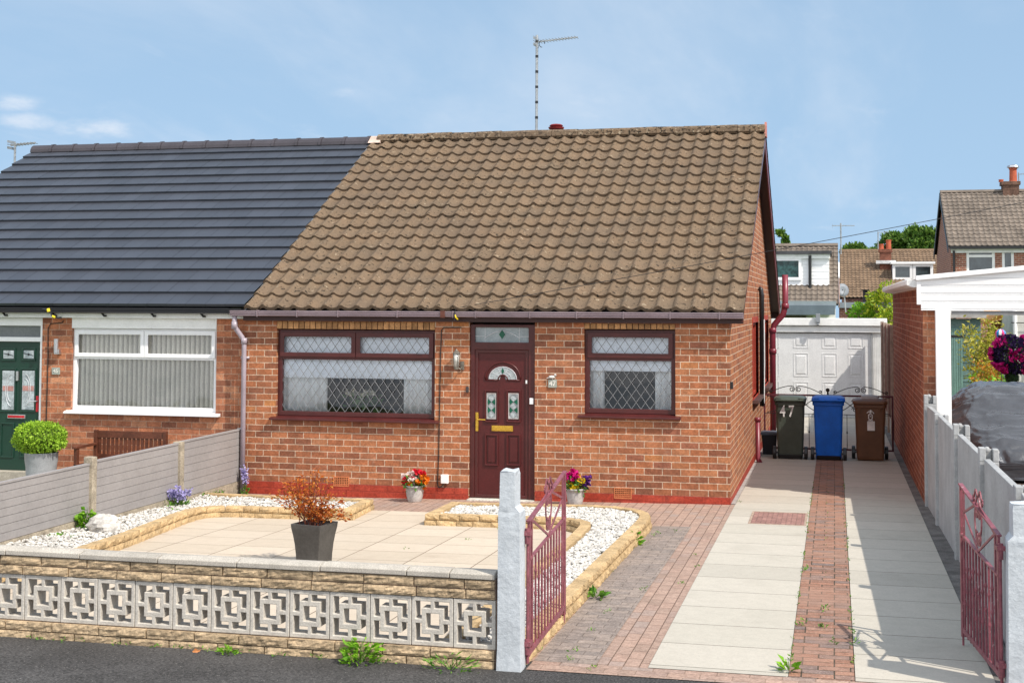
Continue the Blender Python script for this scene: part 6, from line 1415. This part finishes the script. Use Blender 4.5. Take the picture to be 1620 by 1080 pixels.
# shrubs behind the garage
def bush(name, label, base, c, R3, n, size, m_, grp=None):
    t = thing(name, label, 'shrub' if name != 'tree' else 'tree', base, grp); mb = MB(); crown(mb, c, R3, n, size, .45, .28)
    st = MB(); b = Vector(base); cc = Vector(c)
    for i in range(6): st.tube([b, b.lerp(cc, .6)+Vector((random.gauss(0, R3[0]*.15), random.gauss(0, R3[1]*.15), 0)), cc+Vector((random.uniform(-.6, .6)*R3[0], random.uniform(-.6, .6)*R3[1], R3[2]*random.uniform(0, .7)))], .03, 5, .008)
    st.build('stems', mat('bark', (.10, .075, .05), .95, .3, 8), t); mb.build('foliage', m_, t); return t
yel = leafmat('yellow_green_leaf', [(0, (.10, .20, .01)), (.5, (.27, .38, .02)), (1, (.60, .58, .05))], .35)
q = fy(1398, 480, 22); bush('shrub', 'yellow green shrub rising beside the brick wall behind the white garage', (q.x, 22, g(q.x, 22)), (q.x, 22, q.z-.05), (.50, .45, .52), 1300, .11, yel)
q = fy(1366, 492, 22.4); bush('shrub', 'smaller mid green shrub just above the white garage roof', (q.x, 22.4, g(q.x, 22.4)), (q.x, 22.4, q.z-.05), (.36, .35, .32), 700, .10, lush)
q = fy(1408, 508, 19); bush('shrub', 'lowest bright green shrub at the corner between garage and fence', (q.x, 21.2, g(q.x, 21.2)), (q.x, 21.2, q.z), (.3, .3, .3), 400, .10, yel)

# ------------------------------------------------------------------ houses beyond
def gable_house(label, x0, x1, yf_, yr_, ze, zrg, wallm, tilem, rows, cols, loc_y=None, holes=()):
    hs = thing('house', label, 'house', ((x0+x1)/2, (yf_+yr_)/2, g(x0, yf_))); gz = g(x0, yf_)-.5; ym = (yf_+yr_)/2
    mb = MB(); wall_cut(mb, x0, x1, gz, ze, list(holes), yf_+.25, yf_+.5)
    mb.box(x0, x0+.25, yf_+.501, yr_-.25, gz, ze).box(x1-.25, x1, yf_+.501, yr_-.25, gz, ze).box(x0, x1, yr_-.249, yr_-.05, gz, ze)
    for x in (x0, x1-.25): mb.prism([(yf_+.25, ze), (yr_-.05, ze), (ym, zrg-.1)], 'x', x, x+.25)
    mb.build('wall', wallm, hs)
    tiled('roof', tilem, hs, (x0-.12, yf_, ze-.02), (x1+.12, yf_, ze-.02), (x0-.12, ym, zrg), (x1+.12, ym, zrg), rows, cols, .022, .035, .035, 4, jit=.004)
    tiled('rear_roof', tilem, hs, (x1+.12, yr_, ze-.02), (x0-.12, yr_, ze-.02), (x1+.12, ym, zrg), (x0-.12, ym, zrg), rows, cols//2, .022, .035, .035, 2, jit=.004)
    MB().prism([(yf_+.02, ze-.08), (ym, zrg-.08), (yr_-.02, ze-.08), (ym, zrg-.03)], 'x', x0-.1, x1+.1).build('roof_deck', tile_d, hs)
    MB().prism([(ym-.14, zrg-.02), (ym+.14, zrg-.02), (ym+.07, zrg+.09), (ym-.07, zrg+.09)], 'x', x0-.12, x1+.12).build('ridge', tilem, hs)
    return hs
def simple_window(parent, R, Y, fm, fw=.07, tr=None, glassm=None):
    x0, x1, z0, z1 = R; mb = MB(); zs = [z0, z0+fw, z1-fw, z1] if tr is None else [z0, z0+fw, tr-fw/2, tr+fw/2, z1-fw, z1]
    w = mb.cut([x0, x0+fw, x1-fw, x1], zs, lambda i, j: i != 1 or j % 2 == 0, Y-.03, Y+.06).build('window', fm, parent)
    MB().box(x0+fw-.01, x1-fw+.01, Y+.02, Y+.03, z0+fw-.01, z1-fw+.01).build('pane', glassm or MATS['far_pane'], w); return w
mat('far_pane', (.035, .05, .055), .08, .4, 2.5, .1, 8, spec=.9)
def chimney(parent, x, y, w, d, z0, z1, m_, pots):
    c = MB().box(x-w/2, x+w/2, y-d/2, y+d/2, z0, z1-.16).box(x-w/2-.06, x+w/2+.06, y-d/2-.06, y+d/2+.06, z1-.158, z1).build('chimney', m_, parent)
    for dx, h, r in pots: MB().lathe([(r*1.1, z1+.002), (r, z1+.05), (r*.92, z1+h-.06), (r*1.1, z1+h-.05), (r*1.1, z1+h)], (x+dx, y, 0), 14).build('chimney_pot', mat('red_pot', (.42, .10, .05), .8, .15, 6), c)
    return c
# white dormer house
A_ = fy(1326, 480, 37); xr = A_.x-.10
HA = gable_house('white house with a boarded dormer and grey tiled roof beyond the garage', -5.5, xr, 36.6, 43.4, 2.50, fy(1330, 388, 40).z, white_p, tile_far2, 14, 34)
dx1 = fy(1312, 440, 37.6).x; dz1 = fy(1300, 402, 37.6).z; dz0 = fy(1300, 463, 37.6).z
clad = MB(); n = 11; hh = (dz1-dz0)/n
for k in range(n): clad.prism([(37.59, dz0+k*hh), (37.60, dz0+(k+1)*hh-.002), (37.7, dz0+(k+1)*hh-.002), (37.7, dz0+k*hh)], 'x', -3.0, dx1)
clad.box(-3.0, -2.9, 37.701, 39.9, dz0+.4, dz1).box(dx1-.1, dx1, 37.701, 39.9, dz0+.2, dz1)
dmr = clad.build('dormer', white_pl, HA)
MB().box(-3.2, dx1+.10, 37.38, 40.2, dz1+.002, dz1+.13).build('dormer_roof', mat('dark_felt', (.06, .06, .065), .8), dmr)
MB().box(-3.1, dx1+.04, 37.5, 37.585, dz1-.18, dz1).build('dormer_fascia', white_p, dmr)
R = rect((1222, 408), (1268, 443), 37.55); simple_window(dmr, (R[0], R[1], R[2], R[3]), 37.55, white_pl, .11, None, mat('teal_pane', (.03, .075, .075), .1, .5, 6, .1, 20, spec=.9))
xx = fy(1281.5, 430, 37.5).x; MB().tube([(xx, 37.5, dz1-.05), (xx, 37.5, dz0+.02)], .06, 8).build('downpipe', black_pl, dmr)
ez1 = fy(1300, 476, 34.5).z; ez0 = fy(1300, 485, 34.5).z; ex1 = fy(1323, 480, 34.5).x
MB().box(-4, ex1, 34.3, 36.8, ez0, ez1).build('flat_roof', mat('blue_grey_roof', (.24, .28, .31), .6, .1, 3), HA)
MB().box(-4, ex1-.05, 34.25, 34.299, ez0-.30, ez0+.05).build('flat_roof_fascia', mat('slate_fascia', (.12, .15, .18), .5, .1, 3), HA)
MB().box(ex1-.85, ex1-.1, 34.6, 36.5, -.9, ez0-.001).box(-4, ex1-.86, 35.2, 36.5, -.9, ez0-.3).build('extension_wall', white_p, HA)
MB().box(-3.5, ex1-1.1, 35.1, 35.19, .3, ez0-.35).build('extension_glazing', mat('brown_pane', (.12, .10, .07), .15, .4, 3), HA)
MB().prism([(38.0, 3.34), (38.9, 3.93), (38.9, 4.15), (38.0, 3.56)], 'x', xr+.125, xr+.17).build('bargeboard', white_pl, HA)
MB().prism([(36.5, 2.36), (37.99, 3.33), (37.99, 3.5), (36.5, 2.52)], 'x', xr+.125, xr+.165).build('bargeboard', mat('faded_board', (.26, .17, .14), .8), HA)
# brown roofed house with the chimney
x0 = fy(1331, 420, 57).x+.05
HB_ = gable_house('bungalow with a wide brown tiled roof and small white dormer beyond', x0, 11.0, 55.0, 67.0, fy(1400, 470, 55).z, fy(1400, 396.5, 61).z, brick_far, tile_far, 20, 48)
cp_ = fy(1401, 412, 58.4); cw = (fy(1412, 400, 58.4).x-fy(1390, 400, 58.4).x)*.82
chimney(HB_, cp_.x, 58.7, cw, .6, 3.2, fy(1401, 394, 58.4).z, mat('dark_chimney_brick', (.18, .07, .045), .9, .25, 4, .2, 12), [(-.2, .28, .13), (.17, .5, .14)])
MB().box(cp_.x-cw*.85, cp_.x+cw*.9, 58.22, 58.38, fy(1401, 417, 58.3).z, fy(1401, 412, 58.3).z).build('chimney_flashing', mat('pale_flashing', (.6, .6, .6), .6, .2, 4), HB_)
d0 = fy(1412, 437, 57.2); d1 = fy(1476, 417.5, 57.2)
db = MB().box(d0.x, d1.x, 57.2, 60.0, d0.z-.3, d1.z).build('dormer', mat('dark_dormer_side', (.16, .16, .18), .6), HB_)
MB().box(d0.x-.08, d1.x+.1, 57.02, 60.4, d1.z+.002, d1.z+.12).build('dormer_roof', white_pl, db)
simple_window(db, (d0.x, (d0.x+d1.x)/2-.01, d0.z-.2, d1.z), 57.15, white_pl, .14); simple_window(db, ((d0.x+d1.x)/2+.01, d1.x, d0.z-.2, d1.z), 57.15, white_pl, .14)
fz0 = fy(1345, 487, 51).z; a_, b_ = fy(1326, 480, 51).x, fy(1420, 480, 51).x
MB().box(a_, b_, 51.0, 55.2, fz0, fy(1345, 478, 51).z).build('flat_roof', MATS['blue_grey_roof'], HB_); MB().box(a_+.05, b_-.1, 51.2, 55.1, -.9, fz0-.002).build('extension_wall', brick_far, HB_)
q = fy(1369, 466, 51.5); MB().tube([(q.x, 51.5, fz0+.2), (q.x, 51.5, fy(1369, 459, 51.5).z)], .12, 10).lathe([(.18, fy(1369, 460, 51.5).z), (.19, fy(1369, 458, 51.5).z)], (q.x, 51.5, 0), 10).build('flue', black_m, HB_)
q = fy(1333, 459, 39.6); ds = thing('satellite_dish', 'pale grey satellite dish between the white house and the brown roof', 'satellite dish', (q.x, 39.6, q.z-.9))
dv = Vector((.35, -.9, .25)).normalized(); u1 = dv.cross(Vector((0, 0, 1))).normalized(); u2 = u1.cross(dv); vs = [Vector((q.x, 39.6, q.z))+u1*(r*cos(2*pi*k/18))+u2*(r*1.1*sin(2*pi*k/18))+dv*(r*r*.5+o) for o in (0, -.02) for r in (.02, .13, .25) for k in range(18)]
fs = [(b*54+i*18+k, b*54+i*18+(k+1) % 18, b*54+(i+1)*18+(k+1) % 18, b*54+(i+1)*18+k) for b in (0, 1) for i in (0, 1) for k in range(18)]+[(36+k, 36+(k+1) % 18, 90+(k+1) % 18, 90+k) for k in range(18)]+[tuple(range(18)), tuple(range(54, 72))]
MB().add(vs, fs).build('reflector', mat('dish_grey', (.22, .24, .27), .5, .1, 5), ds, smooth=True); MB().tube([(q.x+.05, 39.7, q.z), (q.x+.12, 39.7, q.z-.9)], .03, 6).tube([Vector((q.x, 39.6, q.z))-u2*.22, Vector((q.x, 39.6, q.z))+dv*.3], .015, 5).build('mount', galv, ds)
# tall brick house on the right
x0 = fy(1505, 400, 44).x; ze = fy(1530, 389, 44).z
W1 = rect((1528, 395), (1573, 428), 44.25); W2 = rect((1584, 395), (1603, 422), 44.25); W1 = (W1[0], W1[1], W1[2]-.2, W1[3]); W2 = (W2[0], W2[1], W2[2]-.2, W2[3])
HC = gable_house('two storey brick house with tiled roof and chimney on the right skyline', x0-.02, 16, 43.75, 52.3, ze, fy(1500, 304, 48).z, brick_far, tile_far2, 15, 46, None, (W1, W2))
simple_window(HC, W1, 44.05, white_pl, .11, fy(1550, 405, 44.05).z); simple_window(HC, W2, 44.05, white_pl, .11)
MB().box(x0-.1, 16.1, 43.68, 43.76, ze-.14, ze-.02).build('gutter', black_pl, HC); MB().box(x0-.02, 16, 43.9, 43.98, ze-.30, ze-.13).build('fascia', white_p, HC)
for s, c in ((1, 0), (-1, 1)):
    y0 = 43.75 if s > 0 else 52.3; MB().prism([(y0, ze-.05), (48.02, fy(1500, 304, 48).z-.03), (48.02, fy(1500, 304, 48).z-.28), (y0, ze-.3)], 'x', x0-.17, x0-.13).build('bargeboard', mat('dark_slate_board', (.05, .06, .07), .5), HC)
MB().tube([(x0+.1, 43.9, ze-.2), (x0+.1, 43.98, -.5)], .05, 8).build('downpipe', black_pl, HC)
q = fy(1598, 302, 48); cC = chimney(HC, q.x, 48, (fy(1612, 300, 48).x-fy(1583, 300, 48).x)*.88, .7, 6.6, fy(1598, 288, 48).z, mat('sooty_brick', (.13, .075, .055), .95, .35, 3, .2, 12), [(.14, .62, .17), (-.38, .12, .1)])
zt = fy(1598, 288, 48).z; MB().lathe([(.19, zt+.62), (.27, zt+.66), (.24, zt+.74), (.02, zt+.80)], (q.x+.14, 48, 0), 14).build('cowl', steel, cC)
# trees on the skyline
tl = leafmat('tree_leaf', [(0, (.03, .075, .012)), (.5, (.085, .18, .028)), (.85, (.17, .29, .045)), (1, (.27, .40, .07))], .4)
def tree(label, px, pyt, pyb, wpx, Y, n, size):
    t_ = fy(px, pyt, Y); b_ = fy(px, pyb, Y); s = 2150/((t_-CAM).dot(CF)); R = wpx/2/s; gz = g(t_.x, Y)-.3; H_ = t_.z-b_.z
    T = thing('tree', label, 'tree', (t_.x, Y, gz), 'trees beyond the houses'); tr = MB(); lv = MB()
    cz = b_.z+H_*.5; tr.tube([(t_.x, Y, gz), (t_.x+.15, Y, gz+(cz-gz)*.5), (t_.x-.05, Y, cz)], .26, 8, .14)
    lobes = []
    for i in range(11):
        a = random.uniform(0, 6.3); q = R*random.uniform(.25, .78); z = cz+H_*random.uniform(-.42, .30)*1.1; c = Vector((t_.x+cos(a)*q, Y+sin(a)*q*.8, z)); lobes.append((c, R*random.uniform(.26, .44)))
        tr.tube([(t_.x, Y, cz-H_*.5), Vector((t_.x, Y, cz-H_*.2)).lerp(c, .6), c], .08, 5, .02)
    lobes.append((Vector((t_.x, Y, t_.z-R*.38)), R*.36)); lobes.append((Vector((t_.x, Y, cz)), R*.6))
    for c, r in lobes: crown(lv, c, (r*1.15, r, r*.9), n//len(lobes), size, .35, .35)
    tr.build('trunk', MATS['bark'], T); lv.build('crown', tl, T); return T
tree('broad green tree rising behind the tall brick house gable', 1468, 359, 425, 78, 74, 11000, .26)
tree('broad green tree left of its neighbour, above the brown roof', 1428, 368, 430, 66, 78, 9000, .26)
tree('green tree top just right of the white house aerial', 1352, 385, 430, 40, 76, 3600, .24)
tree('small tree top low on the skyline beside the brown roof chimney', 1380, 391, 432, 36, 80, 2000, .3)
tree('pale green tree top beside the plum bargeboard', 1234, 364, 430, 22, 70, 1600, .25)
tree('darkest tree filling the gap behind the tall brick house', 1500, 372, 430, 60, 82, 3500, .34)

# ------------------------------------------------------------------ aerials, cowl, overhead cable
def aerial(label, base, top, boom, els, r=.02, thick=.010, bands=False, grp=None):
    t = thing('aerial', label, 'aerial', tuple(base), grp); mb = MB(); base, top = Vector(base), Vector(top)
    mb.tube([base, top], r, 8)
    m_ = mb.build('mast', galv, t, smooth=False)
    if bands:
        bb_ = MB(); k = 9
        for i in range(k): c = base.lerp(top, (i+.6)/k); bb_.tube([c-Vector((0, 0, .022)), c+Vector((0, 0, .022))], r*1.18, 8)
        bb_.build('tape', black_pl, t)
    a, b = map(Vector, boom); mb = MB(); mb.bar(a, b, thick*1.6, thick*1.6); d = (b-a).normalized(); sdv = d.cross(Vector((0, 0, 1))).normalized()
    for i in range(els): c = a.lerp(b, (i+.5)/els); l = .17*(1-.3*i/els); mb.tube([c-sdv*l, c+sdv*l], thick*.35, 4)
    c = a.lerp(b, .03); mb.bar(c-sdv*.14+Vector((0, 0, .06)), c+sdv*.14+Vector((0, 0, .06)), .006, .05); mb.bar(c-sdv*.14-Vector((0, 0, .06)), c+sdv*.14-Vector((0, 0, .06)), .006, .05)
    mb.build('array', galv, t); return t
tp_ = fy(849.5, 56, 6.3); bp = fy(848.5, 205, 6.3)
aerial('tall television aerial on a banded pole above the brown tiled ridge', (bp.x, 6.3, zr(6.3)-.25), (tp_.x, 6.3, tp_.z), (fy(846, 67, 6.3), fy(914, 59, 6.2)), 14, .024, .014, True)
cb_ = MB(); q = fy(852, 70, 6.28); cb_.tube([q+Vector((.14*cos(a), 0, -.06+.07*sin(a))) if False else q+Vector((.06+.05*cos(a), 0, .0+.06*sin(a))) for a in [k*.6 for k in range(9)]], .007, 5)
cb_.build('aerial_cable', black_pl, bpy.data.objects['aerial'])
tp_ = fy(24, 226, 6.6); a0 = fy(17, 230, 6.6); a1 = fy(56, 226, 6.6)
aerial('short pale aerial at the left end of the slate roof', (tp_.x, 6.6, zr(6.6)-1.2), (tp_.x, 6.6, tp_.z), (a0, a1), 8, .022, .02)
tp_ = fy(1330, 353, 40.2); aerial('thin aerial on the ridge of the white house', (tp_.x, 40.2, fy(1330, 390, 40).z-.3), (tp_.x, 40.2, tp_.z), (fy(1316, 357, 40.2), fy(1352, 357, 40.2)), 9, .03, .02, False)
tp_ = fy(1389, 367, 61.3); aerial('small aerial beside the chimney of the brown roofed house', (tp_.x, 61.3, fy(1389, 400, 61).z-.4), (tp_.x, 61.3, tp_.z), (fy(1388, 368, 61.3), fy(1405, 367, 61.3)), 6, .03, .02, False)
tp_ = fy(1611.5, 274, 48.6); aerial('aerial fixed to the chimney at the right edge', (tp_.x, 48.6, fy(1611, 302, 48.6).z-.2), (tp_.x, 48.6, tp_.z), (fy(1610, 276, 48.6), fy(1640, 274, 48.6)), 8, .03, .02, False)
q = fy(880, 203, 6.1); cw_ = MB(); cw_.lathe([(.10, q.z-.55), (.10, q.z-.02), (.13, q.z-.015), (.14, q.z+.015), (.10, q.z+.02), (.12, q.z+.045), (.09, q.z+.065), (.03, q.z+.075)], (q.x, 6.1, 0), 18); cw_.build('vent_cowl', mat('red_cowl', (.20, .02, .02), .5, .1, 8), H)
a = fy(722, 487, -.10); b = fy(1620, 305, 1.0); L_ = b+(b-a)*1.5; pts = []
for i in range(41): t = i/40; p = a.lerp(L_, t); p.z -= .35*4*t*(1-t)*.35; pts.append(p)
OC = thing('overhead_cable', 'thin black overhead line rising across the brown roof to the right', 'cable', tuple(a))
MB().tube(pts, .0042, 5).build('wire', black_pl, OC)
mb = MB(); mb.tube([a, a+Vector((0, -.08, -.05)), a+Vector((0, -.09, -.16)), fy(724, 500, -.15)], .006, 5); mb.build('drop_wire', black_pl, OC)
MB().tube([fy(720, 498, -.2), fy(721, 502, -.2), fy(724, 505, -.16)], .010, 6).build('yellow_tag', MATS['yellow_tag'], OC)
